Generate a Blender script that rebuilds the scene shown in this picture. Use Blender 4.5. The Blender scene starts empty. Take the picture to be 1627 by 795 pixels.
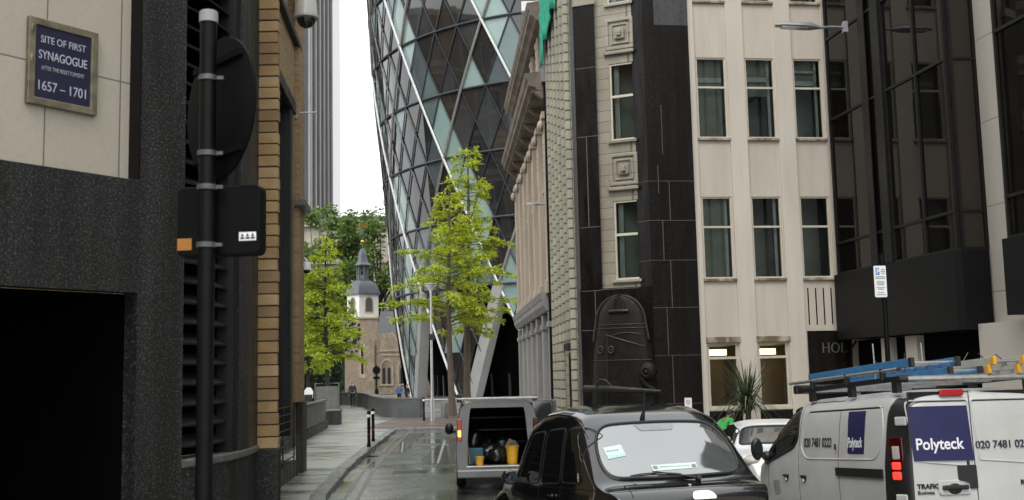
import bpy, math, random
import numpy as np
from math import sin, cos, pi, radians, sqrt, atan2
from mathutils import Matrix, Vector
SC = bpy.context.scene
COL = SC.collection
random.seed(7)
rng = np.random.default_rng(11)

# ------------------------------------------------------------------ camera
EYE = 2.2
cam_d = bpy.data.cameras.new('camera')
cam_d.sensor_width = 36.0
cam_d.lens = 36.0 * 1732.0 / 1627.0
cam_d.clip_start = 0.1
cam_d.clip_end = 2000
cam = bpy.data.objects.new('camera', cam_d)
COL.objects.link(cam)
PITCH = math.atan((597 - 397.5) / 1732.0)
ROLL = radians(1.26)
cam.matrix_world = (Matrix.Translation((0, 0, EYE)) @ Matrix.Rotation(pi / 2 + PITCH, 4, 'X') @ Matrix.Rotation(-ROLL, 4, 'Z'))
cam_d.dof.use_dof = True
cam_d.dof.focus_distance = 17.0
cam_d.dof.aperture_fstop = 4.0
SC.camera = cam

# ------------------------------------------------------------------ sky and sun (overcast)
SUN_EL, SUN_AZ = 55.0, 200.0
w = bpy.data.worlds.new('World')
SC.world = w
w.use_nodes = True
nt = w.node_tree
nt.nodes.clear()
sky = nt.nodes.new('ShaderNodeTexSky')
sky.sky_type = 'NISHITA'
sky.sun_disc = False
sky.sun_elevation = radians(SUN_EL)
sky.sun_rotation = radians(SUN_AZ)
sky.air_density = 1.0
sky.dust_density = 4.0
hs = nt.nodes.new('ShaderNodeHueSaturation')
hs.inputs['Saturation'].default_value = 0.10
bg = nt.nodes.new('ShaderNodeBackground')
bg.inputs['Strength'].default_value = 0.15
ov = nt.nodes.new('ShaderNodeMix')          # cloud deck: an even pale grey over the clear sky
ov.data_type = 'RGBA'
ov.inputs[0].default_value = 0.6
ov.inputs[7].default_value = (8.6, 8.9, 9.0, 1)
out = nt.nodes.new('ShaderNodeOutputWorld')
nt.links.new(sky.outputs[0], hs.inputs['Color'])
nt.links.new(hs.outputs[0], ov.inputs[6])
nt.links.new(ov.outputs[2], bg.inputs[0])
nt.links.new(bg.outputs[0], out.inputs[0])
sd = bpy.data.lights.new('sun', 'SUN')
sd.energy = 0.6
sd.angle = radians(25)
sd.color = (1.0, 0.97, 0.92)
sun = bpy.data.objects.new('sun', sd)
COL.objects.link(sun)
_a = radians(SUN_AZ)
_dir = Vector((sin(_a) * cos(radians(SUN_EL)), cos(_a) * cos(radians(SUN_EL)), sin(radians(SUN_EL))))
sun.rotation_euler = _dir.to_track_quat('Z', 'Y').to_euler()
sun.location = (0, 0, 60)
SC.view_settings.view_transform = 'Standard'
SC.view_settings.look = 'None'
SC.view_settings.exposure = 0.85
SC.view_settings.gamma = 1.0
SC.view_settings.use_curve_mapping = False
SC.cycles.max_bounces = 6
SC.cycles.transparent_max_bounces = 12
SC.cycles.use_denoising = True

# ------------------------------------------------------------------ materials
def _new(name):
    m = bpy.data.materials.new(name)
    m.use_nodes = True
    n = m.node_tree
    b = n.nodes['Principled BSDF']
    return m, n, b

def _val(n, sock, v):
    sock.default_value = v

def c4(c):
    return (c[0], c[1], c[2], 1.0)

def noise(n, vec, scale, detail=5, rough=.55):
    t = n.nodes.new('ShaderNodeTexNoise')
    t.inputs['Scale'].default_value = scale
    t.inputs['Detail'].default_value = detail
    t.inputs['Roughness'].default_value = rough
    n.links.new(vec, t.inputs['Vector'])
    return t.outputs['Fac']

def remap(n, s, a, b, c=0., d=1.):
    t = n.nodes.new('ShaderNodeMapRange')
    t.inputs[1].default_value = a
    t.inputs[2].default_value = b
    t.inputs[3].default_value = c
    t.inputs[4].default_value = d
    n.links.new(s, t.inputs[0])
    return t.outputs[0]

def mix(n, fac, a, b, mode='MIX'):
    t = n.nodes.new('ShaderNodeMix')
    t.data_type = 'RGBA'
    t.blend_type = mode
    for s, v in ((t.inputs[0], fac), (t.inputs[6], a), (t.inputs[7], b)):
        if hasattr(v, 'is_output') or isinstance(v, bpy.types.NodeSocket):
            n.links.new(v, s)
        elif isinstance(v, (int, float)):
            s.default_value = v
        else:
            s.default_value = c4(v)
    return t.outputs[2]

def coords(n, scale=(1, 1, 1), off=(0, 0, 0)):
    tc = n.nodes.new('ShaderNodeTexCoord')
    mp = n.nodes.new('ShaderNodeMapping')
    mp.inputs['Scale'].default_value = scale
    mp.inputs['Location'].default_value = off
    n.links.new(tc.outputs['Object'], mp.inputs[0])
    return mp.outputs[0]

def bump(n, b, h, strength, dist=.01):
    t = n.nodes.new('ShaderNodeBump')
    t.inputs['Strength'].default_value = strength
    t.inputs['Distance'].default_value = dist
    n.links.new(h, t.inputs['Height'])
    n.links.new(t.outputs[0], b.inputs['Normal'])

# albedo trims, by material name
TRIM = {'grey granite': .72, 'granite sill': .8, 'cream stone slabs': .82, 'grey louvre': .25, 'black gloss paint': .6, 'black sheet metal': .6,
        'yellow stock brick': .85, 'buff brick unit': .82, 'brown brick unit': .82, 'pale buff brick unit': .82, 'grey granite wall': .7, 'grey panel': .7,
        'pinkish limestone': .8, 'darker limestone': .8, 'grey painted stone': .8, 'glazed grey green tile': 1.05, 'cream terracotta blocks': .85,
        'black polished granite': .62, 'paler grey slab': .8, 'charcoal fascia': .7, 'dark anodised frame': .7, 'portland slabs': .85, 'pale mint pane': .68,
        'soft mint pane': .65, 'white diagonal tube': .85, 'pale grey cladding': .78, 'white van paint': .82, 'pale joint': .7, 'carved letters': .8,
        'granite kerb': .8, 'reddish paving': .7, 'dark carved stone': .7, 'highlighted black stone': .7, 'iron cover': .7, 'pale concrete fin': .8, 'cctv grey shell': .8,
        'reddish bark': .8, 'cream window frame': .85, 'dim room': .8, 'lead sheet': .8, 'slate roof': .8}
def _tr(name, c):
    k = TRIM.get(name, 1.)
    return tuple(v * k for v in c) if c is not None else None

def mat(name, col, col2=None, rough=.6, r2=None, metal=0., ns=4., bs=0., bscale=60., spec=.5, stretch=(1, 1, 1), coat=0., ior=None, lo=.35, hi=.65, streak=None):
    col, col2 = _tr(name, col), _tr(name, col2)
    m, n, b = _new(name)
    b.inputs['Metallic'].default_value = metal
    b.inputs['Specular IOR Level'].default_value = spec
    b.inputs['Roughness'].default_value = rough
    if coat:
        b.inputs['Coat Weight'].default_value = coat
        b.inputs['Coat Roughness'].default_value = .03
    if ior:
        b.inputs['IOR'].default_value = ior
    if col2 is None:
        col2 = tuple(v * .8 for v in col)
    v = coords(n, stretch)
    f = remap(n, noise(n, v, ns), lo, hi)
    cc = mix(n, f, col, col2)
    if streak:
        f3 = remap(n, noise(n, coords(n, (5, 5, .22)), 1.0, 7, .65), .5, .8, 0, .55)
        cc = mix(n, f3, cc, streak)
    n.links.new(cc, b.inputs['Base Color'])
    if r2 is not None:
        f2 = remap(n, noise(n, v, ns * .7, 4), .4, .6, rough, r2)
        n.links.new(f2, b.inputs['Roughness'])
    if bs:
        bump(n, b, noise(n, coords(n), bscale, 4), bs)
    return m

def masonry(name, c1, c2, mortar, bw, bh, ms=.01, rough=.8, offset=.5, bs=.4, off=(0, 0), stain=.5, plane='wall', squash=1., stainc=None, spec=.4, r2=None, grain=1.):
    c1, c2, mortar, stainc = _tr(name, c1), _tr(name, c2), _tr(name, mortar), _tr(name, stainc)
    m, n, b = _new(name)
    b.inputs['Specular IOR Level'].default_value = spec
    tc = n.nodes.new('ShaderNodeTexCoord')
    sp = n.nodes.new('ShaderNodeSeparateXYZ')
    n.links.new(tc.outputs['Object'], sp.inputs[0])
    cb = n.nodes.new('ShaderNodeCombineXYZ')
    if plane == 'wall':
        ad = n.nodes.new('ShaderNodeMath')
        n.links.new(sp.outputs[0], ad.inputs[0])
        n.links.new(sp.outputs[1], ad.inputs[1])
        n.links.new(ad.outputs[0], cb.inputs[0])
        n.links.new(sp.outputs[2], cb.inputs[1])
    else:
        n.links.new(sp.outputs[0], cb.inputs[0])
        n.links.new(sp.outputs[1], cb.inputs[1])
    mp = n.nodes.new('ShaderNodeMapping')
    mp.inputs['Location'].default_value = (off[0], off[1], 0)
    n.links.new(cb.outputs[0], mp.inputs[0])
    br = n.nodes.new('ShaderNodeTexBrick')
    br.offset = offset
    br.inputs['Scale'].default_value = 1.0
    br.inputs['Brick Width'].default_value = bw
    br.inputs['Row Height'].default_value = bh
    br.inputs['Mortar Size'].default_value = ms
    br.inputs['Mortar Smooth'].default_value = .2
    br.inputs['Bias'].default_value = 0.
    br.inputs['Color1'].default_value = c4(c1)
    br.inputs['Color2'].default_value = c4(c2)
    br.inputs['Mortar'].default_value = c4(mortar)
    n.links.new(mp.outputs[0], br.inputs['Vector'])
    v = coords(n, (1, 1, .35) if plane == 'wall' else (1, 1, 1))
    f = remap(n, noise(n, v, 1.3, 8, .65), .42, .72)
    sc_ = stainc or tuple(x * .45 for x in c1)
    fm = n.nodes.new('ShaderNodeMath'); fm.operation = 'MULTIPLY'; fm.inputs[1].default_value = stain
    n.links.new(f, fm.inputs[0])
    col = mix(n, fm.outputs[0], br.outputs['Color'], sc_)
    g = remap(n, noise(n, coords(n), 35, 4), .3, .7, 1 - .18 * grain, 1 + .12 * grain)
    gm = n.nodes.new('ShaderNodeMix'); gm.data_type = 'RGBA'; gm.blend_type = 'MULTIPLY'; gm.inputs[0].default_value = 1
    n.links.new(col, gm.inputs[6]); n.links.new(g, gm.inputs[7])
    n.links.new(gm.outputs[2], b.inputs['Base Color'])
    b.inputs['Roughness'].default_value = rough
    if r2 is not None:
        n.links.new(remap(n, noise(n, coords(n), .9, 5), .4, .62, rough, r2), b.inputs['Roughness'])
    h = n.nodes.new('ShaderNodeMath'); h.operation = 'SUBTRACT'
    n.links.new(noise(n, coords(n), 50, 3), h.inputs[0])
    n.links.new(br.outputs['Fac'], h.inputs[1])
    bump(n, b, h.outputs[0], bs, .008)
    return m

def speckle(name, col, fleck, rough=.25, r2=.4, scale=90., spec=.5):
    """polished granite: crystals, paler flecks, faint vertical water streaks"""
    col, fleck = _tr(name, col), _tr(name, fleck)
    m, n, b = _new(name)
    b.inputs['Specular IOR Level'].default_value = spec
    v = coords(n)
    f1 = remap(n, noise(n, v, scale, 3, .7), .52, .68)
    f2 = remap(n, noise(n, v, scale * .3, 4, .7), .4, .66)
    c = mix(n, f2, tuple(x * .55 for x in col), col)
    c = mix(n, f1, c, fleck)
    st = remap(n, noise(n, coords(n, (6, 6, .35)), 1.0, 6), .38, .7, .6, 1.15)
    g = n.nodes.new('ShaderNodeMix'); g.data_type = 'RGBA'; g.blend_type = 'MULTIPLY'; g.inputs[0].default_value = 1
    n.links.new(c, g.inputs[6]); n.links.new(st, g.inputs[7])
    n.links.new(g.outputs[2], b.inputs['Base Color'])
    n.links.new(remap(n, noise(n, coords(n, (3, 3, .5)), 1.5), .4, .6, rough, r2), b.inputs['Roughness'])
    return m

def leafmat(name, dark, light, yellow=None):
    m, n, b = _new(name)
    geo = n.nodes.new('ShaderNodeNewGeometry')
    cr = n.nodes.new('ShaderNodeValToRGB')
    cr.color_ramp.elements[0].color = c4(dark)
    cr.color_ramp.elements[1].color = c4(light)
    if yellow:
        e = cr.color_ramp.elements.new(.85)
        e.color = c4(light)
        cr.color_ramp.elements[-1].color = c4(yellow)
    n.links.new(geo.outputs['Random Per Island'], cr.inputs[0])
    n.links.new(cr.outputs[0], b.inputs['Base Color'])
    b.inputs['Roughness'].default_value = .55
    tr = n.nodes.new('ShaderNodeBsdfTranslucent')
    n.links.new(cr.outputs[0], tr.inputs[0])
    mx = n.nodes.new('ShaderNodeMixShader')
    mx.inputs[0].default_value = .45
    o = n.nodes['Material Output']
    n.links.new(b.outputs[0], mx.inputs[1])
    n.links.new(tr.outputs[0], mx.inputs[2])
    n.links.new(mx.outputs[0], o.inputs[0])
    return m

def glassmat(name, tint=(.55, .6, .6), rough=.02, ior=1.5, body=None, k=1.0):
    """clear window glass: fresnel reflection over a tinted see-through body"""
    m, n, b = _new(name)
    n.nodes.remove(b)
    tr = n.nodes.new('ShaderNodeBsdfTransparent'); tr.inputs[0].default_value = c4(tint)
    gl = n.nodes.new('ShaderNodeBsdfGlossy'); gl.inputs['Roughness'].default_value = rough
    gl.inputs[0].default_value = (k, k, k, 1)
    fr = n.nodes.new('ShaderNodeFresnel'); fr.inputs[0].default_value = ior
    geo = n.nodes.new('ShaderNodeNewGeometry')
    mx = n.nodes.new('ShaderNodeMixShader')
    n.links.new(fr.outputs[0], mx.inputs[0])
    n.links.new(tr.outputs[0], mx.inputs[1])
    n.links.new(gl.outputs[0], mx.inputs[2])
    n.links.new(mx.outputs[0], n.nodes['Material Output'].inputs[0])
    return m

def emit(name, col, s):
    m, n, b = _new(name)
    b.inputs['Base Color'].default_value = c4(col)
    b.inputs['Emission Color'].default_value = c4(col)
    b.inputs['Emission Strength'].default_value = s
    return m

MT = {}
def setup_mats():
    M = MT
    M['granite'] = speckle('grey granite', (.026, .028, .026), (.145, .15, .14), .4, .6, 66, spec=.25)
    M['granite_pale'] = mat('granite sill', (.16, .16, .15), (.08, .08, .075), .4, ns=20, bs=.2)
    M['cream'] = masonry('cream stone slabs', (.46, .41, .335), (.48, .43, .355), (.16, .14, .12), .56, .84, .006, .75, 0., .15, (.095, -.11), .25, stainc=(.40, .35, .29), grain=.25)
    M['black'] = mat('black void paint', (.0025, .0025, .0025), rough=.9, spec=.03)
    M['black_paint'] = mat('black gloss paint', (.006, .006, .0065), (.009, .009, .009), .42, ns=9, spec=.14)
    M['matt_black'] = mat('black sheet metal', (.005, .005, .0055), (.008, .008, .008), .6, spec=.10)
    M['steel'] = mat('galvanised steel', (.42, .43, .43), (.3, .31, .31), .38, metal=.7, ns=14)
    M['alu'] = mat('aluminium', (.62, .63, .63), (.5, .5, .5), .28, metal=.85, ns=10)
    M['white_cap'] = mat('grey plastic cap', (.30, .31, .32), rough=.5)
    M['bronze_frame'] = mat('weathered bronze', (.22, .2, .13), (.13, .11, .08), .45, metal=.5, ns=12)
    M['navy'] = mat('navy enamel', (.008, .0085, .034), (.011, .012, .042), .25, ns=8)
    M['white'] = mat('white lettering', (.42, .44, .50), rough=.5)
    M['pure_white'] = mat('white vinyl', (.8, .8, .8), (.76, .76, .76), rough=.4)
    M['orange'] = mat('orange sticker', (.42, .17, .03), rough=.5)
    M['brick'] = masonry('yellow stock brick', (.40, .27, .135), (.27, .165, .075), (.30, .25, .18), .225, .075, .008, .85, stain=.35)
    M['bigbrick'] = mat('buff brick unit', (.37, .245, .11), (.28, .175, .075), .85, ns=5, bs=.3, bscale=25)
    M['bigbrick_dark'] = mat('brown brick unit', (.28, .185, .085), (.22, .14, .07), .85, ns=5, bs=.3, bscale=25)
    M['bigbrick_pale'] = mat('pale buff brick unit', (.42, .295, .15), (.33, .22, .105), .85, ns=5, bs=.3, bscale=25)
    M['mortar'] = mat('dark mortar', (.07, .055, .035), rough=.9)
    M['dark_frame'] = mat('dark anodised frame', (.014, .0132, .0132), (.019, .018, .017), .4, ns=5, spec=.2)
    M['louvre'] = mat('grey louvre', (.075, .078, .08), (.05, .05, .052), .5, spec=.2)
    M['cctv'] = mat('cctv grey shell', (.43, .42, .38), rough=.35)
    M['cctv_white'] = mat('cctv white shell', (.72, .73, .72), rough=.35)
    M['smoke'] = mat('smoked dome', (.012, .012, .014), rough=.08)
    M['clamp'] = mat('dull zinc clamp', (.13, .135, .13), (.08, .08, .08), .5, metal=.5, ns=20)
    # road and paving (wet)
    M['asphalt'] = asphalt()
    M['paving'] = paving()
    M['kerb'] = mat('granite kerb', (.26, .255, .24), (.12, .12, .112), .2, .5, ns=7, bs=.5, bscale=18, spec=.8)
    M['plaza'] = masonry('reddish paving', (.20, .145, .115), (.16, .125, .105), (.08, .07, .06), .3, .15, .008, .3, .5, .3, plane='ground', r2=.6)
    M['ground'] = mat('distant ground', (.08, .08, .075), (.11, .11, .1), .6, ns=.3)
    M['yellowline'] = mat('worn yellow line', (.17, .155, .11), (.07, .07, .062), .35, ns=5, lo=.35, hi=.6)
    M['patch'] = mat('darker tarmac patch', (.022, .022, .022), (.034, .034, .033), .3, .5, ns=3, bs=.3, bscale=90, spec=.9, coat=.6)
    M['ironcover'] = mat('iron cover', (.05, .05, .05), (.03, .03, .03), .35, metal=.5, bs=.6, bscale=70)
    M['wallgrey'] = mat('grey granite wall', (.085, .088, .09), (.06, .062, .064), .35, .5, ns=3)
    M['panel_grey'] = mat('grey panel', (.16, .16, .15), (.11, .11, .1), .5, ns=4)
    M['fin'] = mat('pale concrete fin', (.36, .335, .325), (.31, .29, .28), .8, ns=.2)
    M['tower_glass'] = mat('dark tower glass', (.035, .04, .045), (.02, .024, .028), .1, ns=.15)
    M['stone_far'] = mat('pale limestone', (.42, .38, .32), (.33, .29, .24), .85, ns=.5)
    M['rubble'] = masonry('rubble stone', (.50, .41, .30), (.34, .275, .205), (.40, .34, .26), .5, .26, .025, .9, stain=.6, stainc=(.15, .10, .07), bs=.8)
    M['red_rubble'] = masonry('old brick and stone', (.34, .255, .195), (.42, .33, .25), (.38, .32, .26), .4, .15, .02, .9, stain=.5, bs=.8)
    M['dressed'] = mat('dressed stone', (.54, .46, .34), (.40, .33, .24), .85, ns=1.5)
    M['slate'] = masonry('slate roof', (.13, .135, .145), (.10, .105, .115), (.06, .06, .065), .35, .22, .01, .5, stain=.3)
    M['lead'] = mat('lead sheet', (.17, .185, .205), (.11, .12, .135), .5, ns=1.5)
    M['render_white'] = mat('white render', (.84, .83, .79), (.78, .77, .72), .8, ns=.8)
    M['gold'] = mat('gilt', (.75, .5, .12), rough=.3, metal=.8)
    M['dark_window'] = mat('dark leaded window', (.02, .022, .024), rough=.2)
    M['lattice'] = mat('grey louvred opening', (.12, .12, .115), (.07, .07, .07), .7, ns=8)
    # glass tower
    M['g_dark'] = mat('dark tower pane', (.012, .014, .016), (.02, .02, .02), .03, ns=.3, spec=.5, ior=1.75)
    M['g_brown'] = mat('brick reflection pane', (.045, .038, .03), (.02, .019, .018), .04, ns=.15, ior=1.75)  # brown of reflected brick put into the pane colour
    M['g_grey'] = mat('grey tinted pane', (.05, .055, .056), (.025, .028, .03), .04, ns=.15, ior=1.75)
    M['g_blue'] = mat('blue grey reflection pane', (.085, .105, .115), (.045, .056, .062), .05, ns=.12, lo=.4, hi=.6, ior=1.7)  # soft blue-grey reflections put into the pane colour
    M['g_pale'] = mat('pale mint pane', (.36, .49, .46), (.27, .39, .375), .06, ns=.12, lo=.4, hi=.6, ior=1.6)
    M['g_pale2'] = mat('soft mint pane', (.19, .27, .26), (.12, .18, .18), .06, ns=.12, ior=1.6)
    M['g_frame'] = mat('dark blue grey mullion', (.028, .032, .04), (.02, .023, .03), .35, ns=.5)
    M['g_silver'] = mat('white diagonal tube', (.78, .80, .79), rough=.35)
    M['g_bronze'] = mat('bronze grey diagonal tube', (.26, .235, .215), rough=.4, metal=.2)
    M['g_leg'] = mat('pale grey cladding', (.44, .44, .43), (.38, .38, .37), .45, ns=.5)
    # right side buildings
    M['beige'] = mat('pale beige stone', (.555, .50, .425), (.48, .425, .355), .8, ns=.9, stretch=(1.6, 1.6, .35), bs=.12, bscale=30, streak=(.40, .345, .275))
    M['beige_pier'] = mat('pale beige pier stone', (.59, .54, .465), (.52, .465, .395), .8, ns=.7, stretch=(1.6, 1.6, .35), bs=.12, bscale=30, streak=(.45, .39, .32))
    M['beige_dirty'] = mat('weathered lintel stone', (.42, .36, .28), (.14, .11, .075), .85, ns=3, stretch=(1, 1, .6), lo=.42, hi=.6)
    M['sash'] = mat('cream window frame', (.66, .62, .50), (.58, .53, .42), .45, ns=4)
    M['glass'] = glassmat('clear window glass', (.70, .75, .72))
    M['room'] = mat('dim room', (.42, .45, .42), (.28, .30, .28), .9, ns=.8)
    M['room_warm'] = mat('warm lobby wall', (.30, .20, .11), (.22, .145, .08), .8, ns=.8)
    M['blind'] = mat('pale blind', (.62, .66, .62), rough=.8)
    M['black_granite'] = speckle('black polished granite', (.016, .0122, .0105), (.045, .037, .031), .3, .5, 30, spec=.16)
    M['joint'] = mat('pale joint', (.17, .155, .135), rough=.8)
    M['grey_granite'] = speckle('paler grey slab', (.075, .075, .078), (.11, .11, .11), .35, .5, 40)
    M['tile'] = masonry('glazed grey green tile', (.36, .34, .27), (.24, .225, .17), (.06, .055, .04), .50, .31, .022, .3, .5, .5, stain=.5, stainc=(.11, .105, .07))
    M['tile_pier'] = masonry('grey green tile pier', (.44, .415, .33), (.35, .33, .26), (.07, .065, .05), 6.0, .29, .026, .35, .37, .5, stain=.4, stainc=(.16, .155, .11))
    M['tile_face'] = masonry('cream terracotta blocks', (.40, .365, .29), (.335, .30, .235), (.17, .15, .12), .40, .31, .012, .35, 0., .5, stain=.45, stainc=(.17, .15, .115))
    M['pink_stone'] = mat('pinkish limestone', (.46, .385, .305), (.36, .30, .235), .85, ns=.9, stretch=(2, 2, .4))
    M['pink_stone_d'] = mat('darker limestone', (.24, .195, .155), (.13, .105, .083), .85, ns=1.5)  # darker stone for cornices, dentils and brackets
    M['gf_stone'] = mat('grey painted stone', (.30, .29, .28), (.22, .21, .2), .7, ns=.9, stretch=(2, 2, .4))
    M['bronze_glass'] = mat('dark bronze glass', (.004, .0034, .003), (.006, .005, .0042), .03, ns=.5, ior=1.33)
    M['bronze_panel'] = mat('bronze spandrel', (.020, .016, .013), (.026, .02, .017), .16, ns=.4)
    M['fascia'] = mat('charcoal fascia', (.007, .0072, .008), (.010, .0102, .011), .5, spec=.15, ns=.3, stretch=(.3, .3, 4))
    M['portland'] = masonry('portland slabs', (.52, .48, .42), (.50, .455, .395), (.22, .19, .17), 3.0, 1.9, .012, .8, 0., .15, stain=.3, stainc=(.40, .35, .29), grain=.3)
    M['lamp_on'] = emit('lit strip lamp', (1.0, .82, .52), 1.6)
    M['net'] = mat('green debris net', (.01, .36, .22), (.008, .22, .14), .7, ns=4)
    M['lampgrey'] = mat('grey lamp housing', (.30, .31, .32), rough=.35, metal=.3)
    M['lens'] = mat('lamp lens', (.75, .77, .78), rough=.15)
    # trees
    M['leaf_y'] = leafmat('bright yellow green needles', (.24, .31, .018), (.54, .61, .045), (.74, .75, .11))
    M['leaf_y2'] = leafmat('fresh green needles', (.20, .28, .02), (.47, .55, .05), (.65, .68, .11))
    M['leaf_g'] = leafmat('mid green leaves', (.09, .15, .03), (.19, .28, .075), (.28, .36, .13))
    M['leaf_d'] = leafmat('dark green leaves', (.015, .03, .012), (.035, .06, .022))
    M['bark'] = mat('reddish bark', (.15, .11, .085), (.075, .055, .042), .9, ns=9, stretch=(3, 3, .3), bs=.8, bscale=22)
    M['bark_d'] = mat('dark bark', (.03, .027, .022), (.015, .013, .01), .9, ns=9, stretch=(3, 3, .3))

def asphalt():
    m, n, b = _new('wet asphalt')
    v = coords(n)
    f = remap(n, noise(n, v, .35, 7, .6), .38, .62)
    f2 = remap(n, noise(n, v, 2.2, 6, .6), .35, .7)
    c = mix(n, f2, (.034, .035, .034), (.055, .054, .051))
    c = mix(n, f, c, (.016, .016, .0155))
    n.links.new(c, b.inputs['Base Color'])
    mu = n.nodes.new('ShaderNodeMath'); mu.operation = 'MULTIPLY'
    n.links.new(f, mu.inputs[0]); n.links.new(f2, mu.inputs[1])
    n.links.new(remap(n, f, 0, 1, .40, .12), b.inputs['Roughness'])
    b.inputs['Specular IOR Level'].default_value = 1.0
    b.inputs['Coat Weight'].default_value = .8        # water film
    n.links.new(remap(n, f, 0, 1, .34, .08), b.inputs['Coat Roughness'])
    inv = remap(n, f, 0, 1, 1.0, .15)
    hm = n.nodes.new('ShaderNodeMath'); hm.operation = 'MULTIPLY'
    n.links.new(noise(n, v, 90, 3), hm.inputs[0]); n.links.new(inv, hm.inputs[1])
    bump(n, b, hm.outputs[0], .35, .006)
    return m

def paving():
    m = masonry('wet york stone slabs', (.30, .295, .28), (.245, .24, .225), (.16, .157, .147), .75, .6, .010, .3, .5, .25, plane='ground', stain=.35, stainc=(.1, .098, .088), spec=1.0)
    n = m.node_tree
    b = n.nodes['Principled BSDF']
    src = b.inputs['Base Color'].links[0].from_socket
    wet = remap(n, noise(n, coords(n, (.55, 1.3, 1)), .9, 7, .62), .40, .62)     # standing water and damp: darker, smoother stone
    dk = n.nodes.new('ShaderNodeMix'); dk.data_type = 'RGBA'; dk.blend_type = 'MULTIPLY'
    n.links.new(wet, dk.inputs[0]); n.links.new(src, dk.inputs[6]); dk.inputs[7].default_value = (.58, .57, .55, 1)
    mo = remap(n, noise(n, coords(n, (.25, 1.0, 1), (0, 3.3, 0)), .55, 6, .6), .70, .82)    # moss
    c = mix(n, mo, dk.outputs[2], (.075, .085, .03))
    n.links.new(c, b.inputs['Base Color'])
    n.links.new(remap(n, wet, 0, 1, .38, .20), b.inputs['Roughness'])
    b.inputs['Coat Weight'].default_value = 1.0        # water film
    n.links.new(remap(n, wet, 0, 1, .44, .24), b.inputs['Coat Roughness'])
    b.inputs['Coat IOR'].default_value = 1.6
    return m

# ------------------------------------------------------------------ geometry helpers
def fr(ox=0., oy=0., deg=0., oz=0.):
    return Matrix.Translation((ox, oy, oz)) @ Matrix.Rotation(radians(deg), 4, 'Z')

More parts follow.
